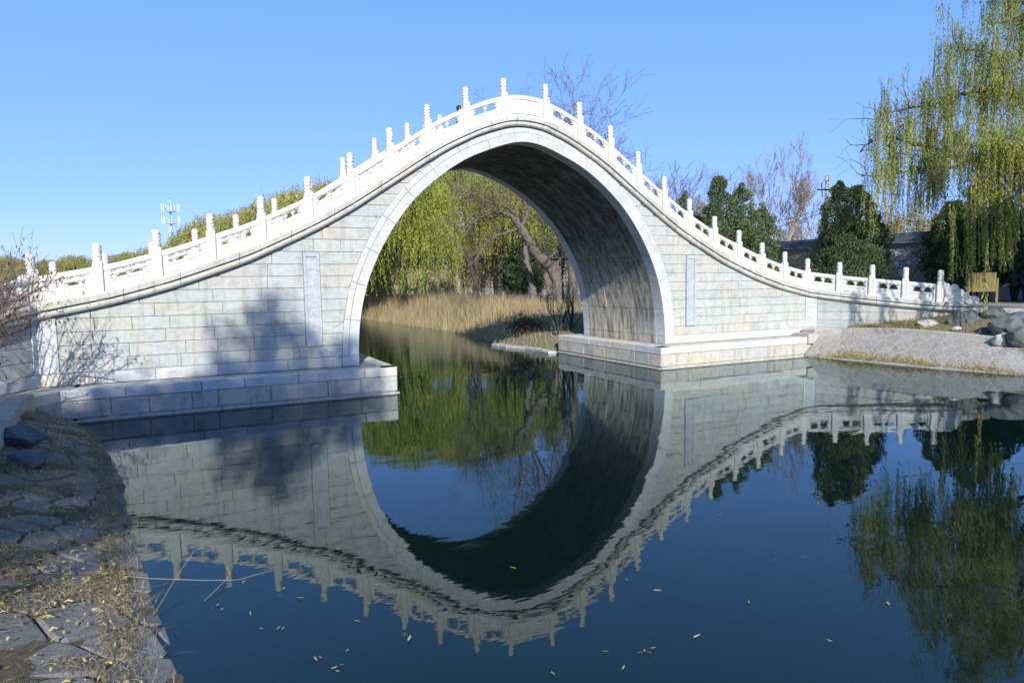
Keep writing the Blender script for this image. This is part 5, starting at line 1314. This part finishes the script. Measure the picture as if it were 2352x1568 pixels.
wb = at(1878.5, 591, 41.5); tag(obox('meter_box', wb, .17, .1, .24, simple('white_enamel', (.6, .63, .66), .4), None), 'small white metal box mounted on the rubble wall left of the utility pole', 'box')
# notice board
ny = simple('shaded_yellow_paint', (.15, .125, .045), .5, 3, .12)  # yellow paint darkened to carry the shade the board stands in
nb = at(2287, 697, 29); gzv = nb.z; nb0 = thing('notice_board', 'shade-darkened yellow notice board on two posts seen from behind at the bridge end', 'notice board', tuple(nb))
pR = nb; pL = nb-rt*1.30
for p in (pL, pR): obox('leg', p+Vector((0, 0, .56)), .055, .045, .58, ny, nb0)
obox('panel', (pL+pR)/2+Vector((0, 0, .96)), .60, .03, .42, ny, nb0)
obox('top_rail', (pL+pR)/2+Vector((0, 0, 1.36)), .58, .045, .03, ny, nb0)

# ------------------------------------------------------------------ people
skin = simple('skin', (.42, .26, .18), .6); hairm = simple('black_hair', (.012, .011, .011), .5)
def person(label, base, h, face, top, legs, bend=0, arms='phone', shoe=(.02, .02, .02), stride=.12):
    """base on the ground, face = heading of the figure"""
    k = h/1.72; ang = atan2(face.y, face.x)-pi/2
    root = thing('person', label, 'person', tuple(base))
    def fwd(z): return bend*max(0, z-.95)*.9
    Vx = {'pel': (0, 0, .95, .13, .10), 'wai': (0, fwd(1.1), 1.10, .125, .095), 'che': (0, fwd(1.3), 1.30, .155, .11), 'sho': (0, fwd(1.42), 1.42-.15*bend, .13, .09), 'nek': (0, fwd(1.5)+.01, 1.50-.2*bend, .055, .055), 'hed': (0, fwd(1.58)+.03, 1.585-.25*bend, .085, .10), 'top': (0, fwd(1.65)+.03, 1.66-.28*bend, .07, .08)}
    E = [('pel', 'wai'), ('wai', 'che'), ('che', 'sho'), ('sho', 'nek'), ('nek', 'hed'), ('hed', 'top')]
    for s, n in ((-1, 'l'), (1, 'r')):
        Vx['hip'+n] = (.09*s, 0, .88, .095, .095); Vx['kne'+n] = (.10*s, .02+stride*s*.5, .48, .062, .062); Vx['ank'+n] = (.10*s, stride*s-.03, .09, .045, .045); Vx['toe'+n] = (.115*s, stride*s+.13, .035, .04, .032)
        E += [('pel', 'hip'+n), ('hip'+n, 'kne'+n), ('kne'+n, 'ank'+n), ('ank'+n, 'toe'+n)]
        f = fwd(1.4); z = 1.41-.15*bend
        Vx['sh'+n] = (.17*s, f, z, .065, .065)
        if arms == 'phone': el = (.22*s, f+.02, z-.27); ha = (.10*s, f+.25, z-.20)
        elif arms == 'hips': el = (.32*s, f-.08, z-.24); ha = (.19*s, f+.03, z-.44)
        else: el = (.23*s, f+.01, z-.28); ha = (.24*s, f+.07, z-.52)
        Vx['el'+n] = el+(.045, .045); Vx['wr'+n] = ha+(.03, .03)
        d = (Vector(ha)-Vector(el)).normalized(); Vx['ha'+n] = tuple(Vector(ha)+d*.07)+(.032, .02)
        E += [('sho', 'sh'+n), ('sh'+n, 'el'+n), ('el'+n, 'wr'+n), ('wr'+n, 'ha'+n)]
        sd = Vector((0, 0, 1)).cross(d).normalized()
        for i in range(4):
            o = Vector(Vx['ha'+n][:3])+sd*(.024*(i-1.5))+d*.03; L = (.06, .072, .068, .052)[i]
            Vx['f%d%s' % (i, n)] = tuple(o)+(.01, .01); Vx['g%d%s' % (i, n)] = tuple(o+d*L*.6+Vector((0, 0, -.03)))+(.008, .008)
            E += [('ha'+n, 'f%d%s' % (i, n)), ('f%d%s' % (i, n), 'g%d%s' % (i, n))]
        o = Vector(Vx['wr'+n][:3])+d*.03+sd*.035*s; Vx['t'+n] = tuple(o)+(.012, .012); Vx['u'+n] = tuple(o+d*.04+sd*.02*s)+(.009, .009); E += [('wr'+n, 't'+n), ('t'+n, 'u'+n)]
    keys = list(Vx); me = bpy.data.meshes.new('body'); me.from_pydata([tuple(c*k for c in Vx[q][:3]) for q in keys], [(keys.index(a), keys.index(c)) for a, c in E], [])
    o = bpy.data.objects.new('body', me); COL.objects.link(o)
    sm = o.modifiers.new('s', 'SKIN'); sub = o.modifiers.new('u', 'SUBSURF'); sub.levels = 1
    for q, sv in zip(keys, me.skin_vertices[0].data): sv.radius = (Vx[q][3]*k, Vx[q][4]*k); sv.use_root = (q == 'pel')
    bpy.context.view_layer.update(); m2 = bpy.data.meshes.new_from_object(o.evaluated_get(bpy.context.evaluated_depsgraph_get())); bpy.data.objects.remove(o)
    m2.materials.clear()
    for mt in (skin, simple('jacket', top, .8, 8, .2), simple('trousers', legs, .85), simple('shoes', shoe, .5)): m2.materials.append(mt)
    hz = Vx['nek'][2]*k; hands = [Vector(Vx[a+n][:3])*k for a in ('ha',) for n in 'lr']
    for p in m2.polygons:
        c = p.center; p.use_smooth = True
        if c.z > hz+.01 or min((c-q).length for q in hands) < .10*k: p.material_index = 0
        elif c.z < .10*k: p.material_index = 3
        elif c.z < .90*k and abs(c.x) < .19*k: p.material_index = 2
        else: p.material_index = 1
    R = Matrix.Rotation(ang, 4, 'Z'); R.translation = base; m2.transform(R); m2.name = 'body'
    link(bpy.data.objects.new('body', m2), root)
    hc = Vector(Vx['hed'][:3])*k; mm = MB(); mm.ball((hc.x, hc.y-.012*k, hc.z+.055*k), (.098*k, .108*k, .085*k), 12, 8); mm.ball((hc.x, hc.y-.045*k, hc.z+.01*k), (.088*k, .07*k, .10*k), 10, 6)
    ho = mesh_from('hair', mm.V, mm.F, hairm, True); ho.transform(R); link(bpy.data.objects.new('hair', ho), root)
    mm = MB(); mm.ball((hc.x, hc.y+.105*k, hc.z-.01*k), (.014*k, .02*k, .024*k), 6, 4); mm.ball((hc.x-.088*k, hc.y, hc.z), (.012*k, .02*k, .03*k), 6, 4); mm.ball((hc.x+.088*k, hc.y, hc.z), (.012*k, .02*k, .03*k), 6, 4)
    ho = mesh_from('nose_and_ears', mm.V, mm.F, skin, True); ho.transform(R); link(bpy.data.objects.new('nose_and_ears', ho), root)
    return root
def foot_at(x, y, d): p = at(x, y, d); return p
person('person in dark brown jacket, hands on hips, left of the pair at far right', foot_at(2326, 696, 31.5), 1.64, Vector((.6, .8, 0)), (.035, .03, .028), (.012, .012, .013), 0, 'hips')
person('person in a dark blue jacket looking down at a phone at the right frame edge', foot_at(2343, 695, 31.5), 1.70, Vector((.95, -.1, 0)), (.03, .035, .10), (.012, .012, .014), .12, 'phone')
person('person bending behind the yellow notice board, only dark legs and head showing', foot_at(2237, 692, 31), 1.66, Vector((.3, .95, 0)), (.02, .025, .05), (.012, .012, .013), .35, 'hang', stride=.2)
p = at(1972, 627, 31.2); person('person in a red coat walking behind the right balustrade, left of two heads', Vector((p.x, p.y, p.z-1.58)), 1.60, Vector((-.9, .3, 0)), (.42, .03, .03), (.02, .02, .03), 0, 'hang')
p = at(1983, 627, 31.0); person('person in a dark coat walking behind the right balustrade, right of two heads', Vector((p.x, p.y, p.z-1.60)), 1.62, Vector((-.9, .3, 0)), (.03, .03, .04), (.02, .02, .03), 0, 'hang')
r = ray(1053, 243.5); t = (3.9-CAM.y)/r.y; p = CAM+r*t
person('dark-haired person standing on the bridge just left of its crown behind the railing', Vector((p.x, p.y, p.z-1.66)), 1.68, Vector((.9, -.3, 0)), (.02, .022, .05), (.02, .02, .03), 0, 'hang')

# ------------------------------------------------------------------ things floating on the water
yl = MAT['yellowleaf']; rr = random.Random(12)
lp = [(500, 1388), (487, 1395), (510, 1398), (640, 1441), (650, 1442), (725, 1512), (735, 1508), (768, 1532), (785, 1525), (775, 1540), (798, 1492), (652, 1350), (560, 1335), (690, 1372), (820, 1425), (600, 1442), (1178, 1303), (1480, 1493), (1492, 1497), (1500, 1487), (1470, 1497), (1390, 1495), (1432, 1532), (1720, 1382), (1780, 1285), (1845, 1278), (1650, 1182), (1510, 1355), (1440, 1330), (1240, 1020), (1655, 1180), (2070, 1103), (2085, 1100), (1600, 1460), (1905, 1470), (870, 1340), (575, 1408), (940, 1465), (1270, 1545), (2040, 1385)]
ml = None
for i, (x, y) in enumerate(lp):
    p = atz(x, y, .012)
    if ml is None:
        V = [(-.045, 0, 0), (-.02, .011, .006), (.02, .010, .004), (.048, 0, .008), (.02, -.010, .002), (-.02, -.011, .004)]
        ml = mesh_from('floating_leaf', V, [(0, 1, 5), (1, 2, 4, 5), (2, 3, 4)], yl)
    o = bpy.data.objects.new('floating_leaf', ml); COL.objects.link(o); o.location = p; s = rr.uniform(.4, 1.0); o.scale = (s, s*rr.uniform(.5, .9), s); o.rotation_euler = (0, 0, rr.uniform(0, 6))
    tag(o, 'small yellow willow leaf floating alone on the still water', 'leaf', 'leaves floating on the water')
for lab, pts in (('long pale reed stalk lying out over the water from the left bank', [(235, 1318, .10), (350, 1328, .08), (470, 1332, .04), (545, 1331, .05), (628, 1308, .16)]),
                 ('thin reed stalk rising from the water edge at lower left', [(352, 1412, .03), (375, 1375, .07), (405, 1325, .14), (445, 1265, .26)]),
                 ('bent brown weed stem standing in the shallow water', [(470, 1378, .01), (505, 1345, .04), (528, 1320, .06), (522, 1300, .12)])):
    mm = MB(); mm.tube([atz(x, y, z) for x, y, z in pts], [.0032, .003, .0028, .002, .0015][:len(pts)], 5); tag(mm.build('reed_stalk', MAT['straw']), lab, 'stalk')
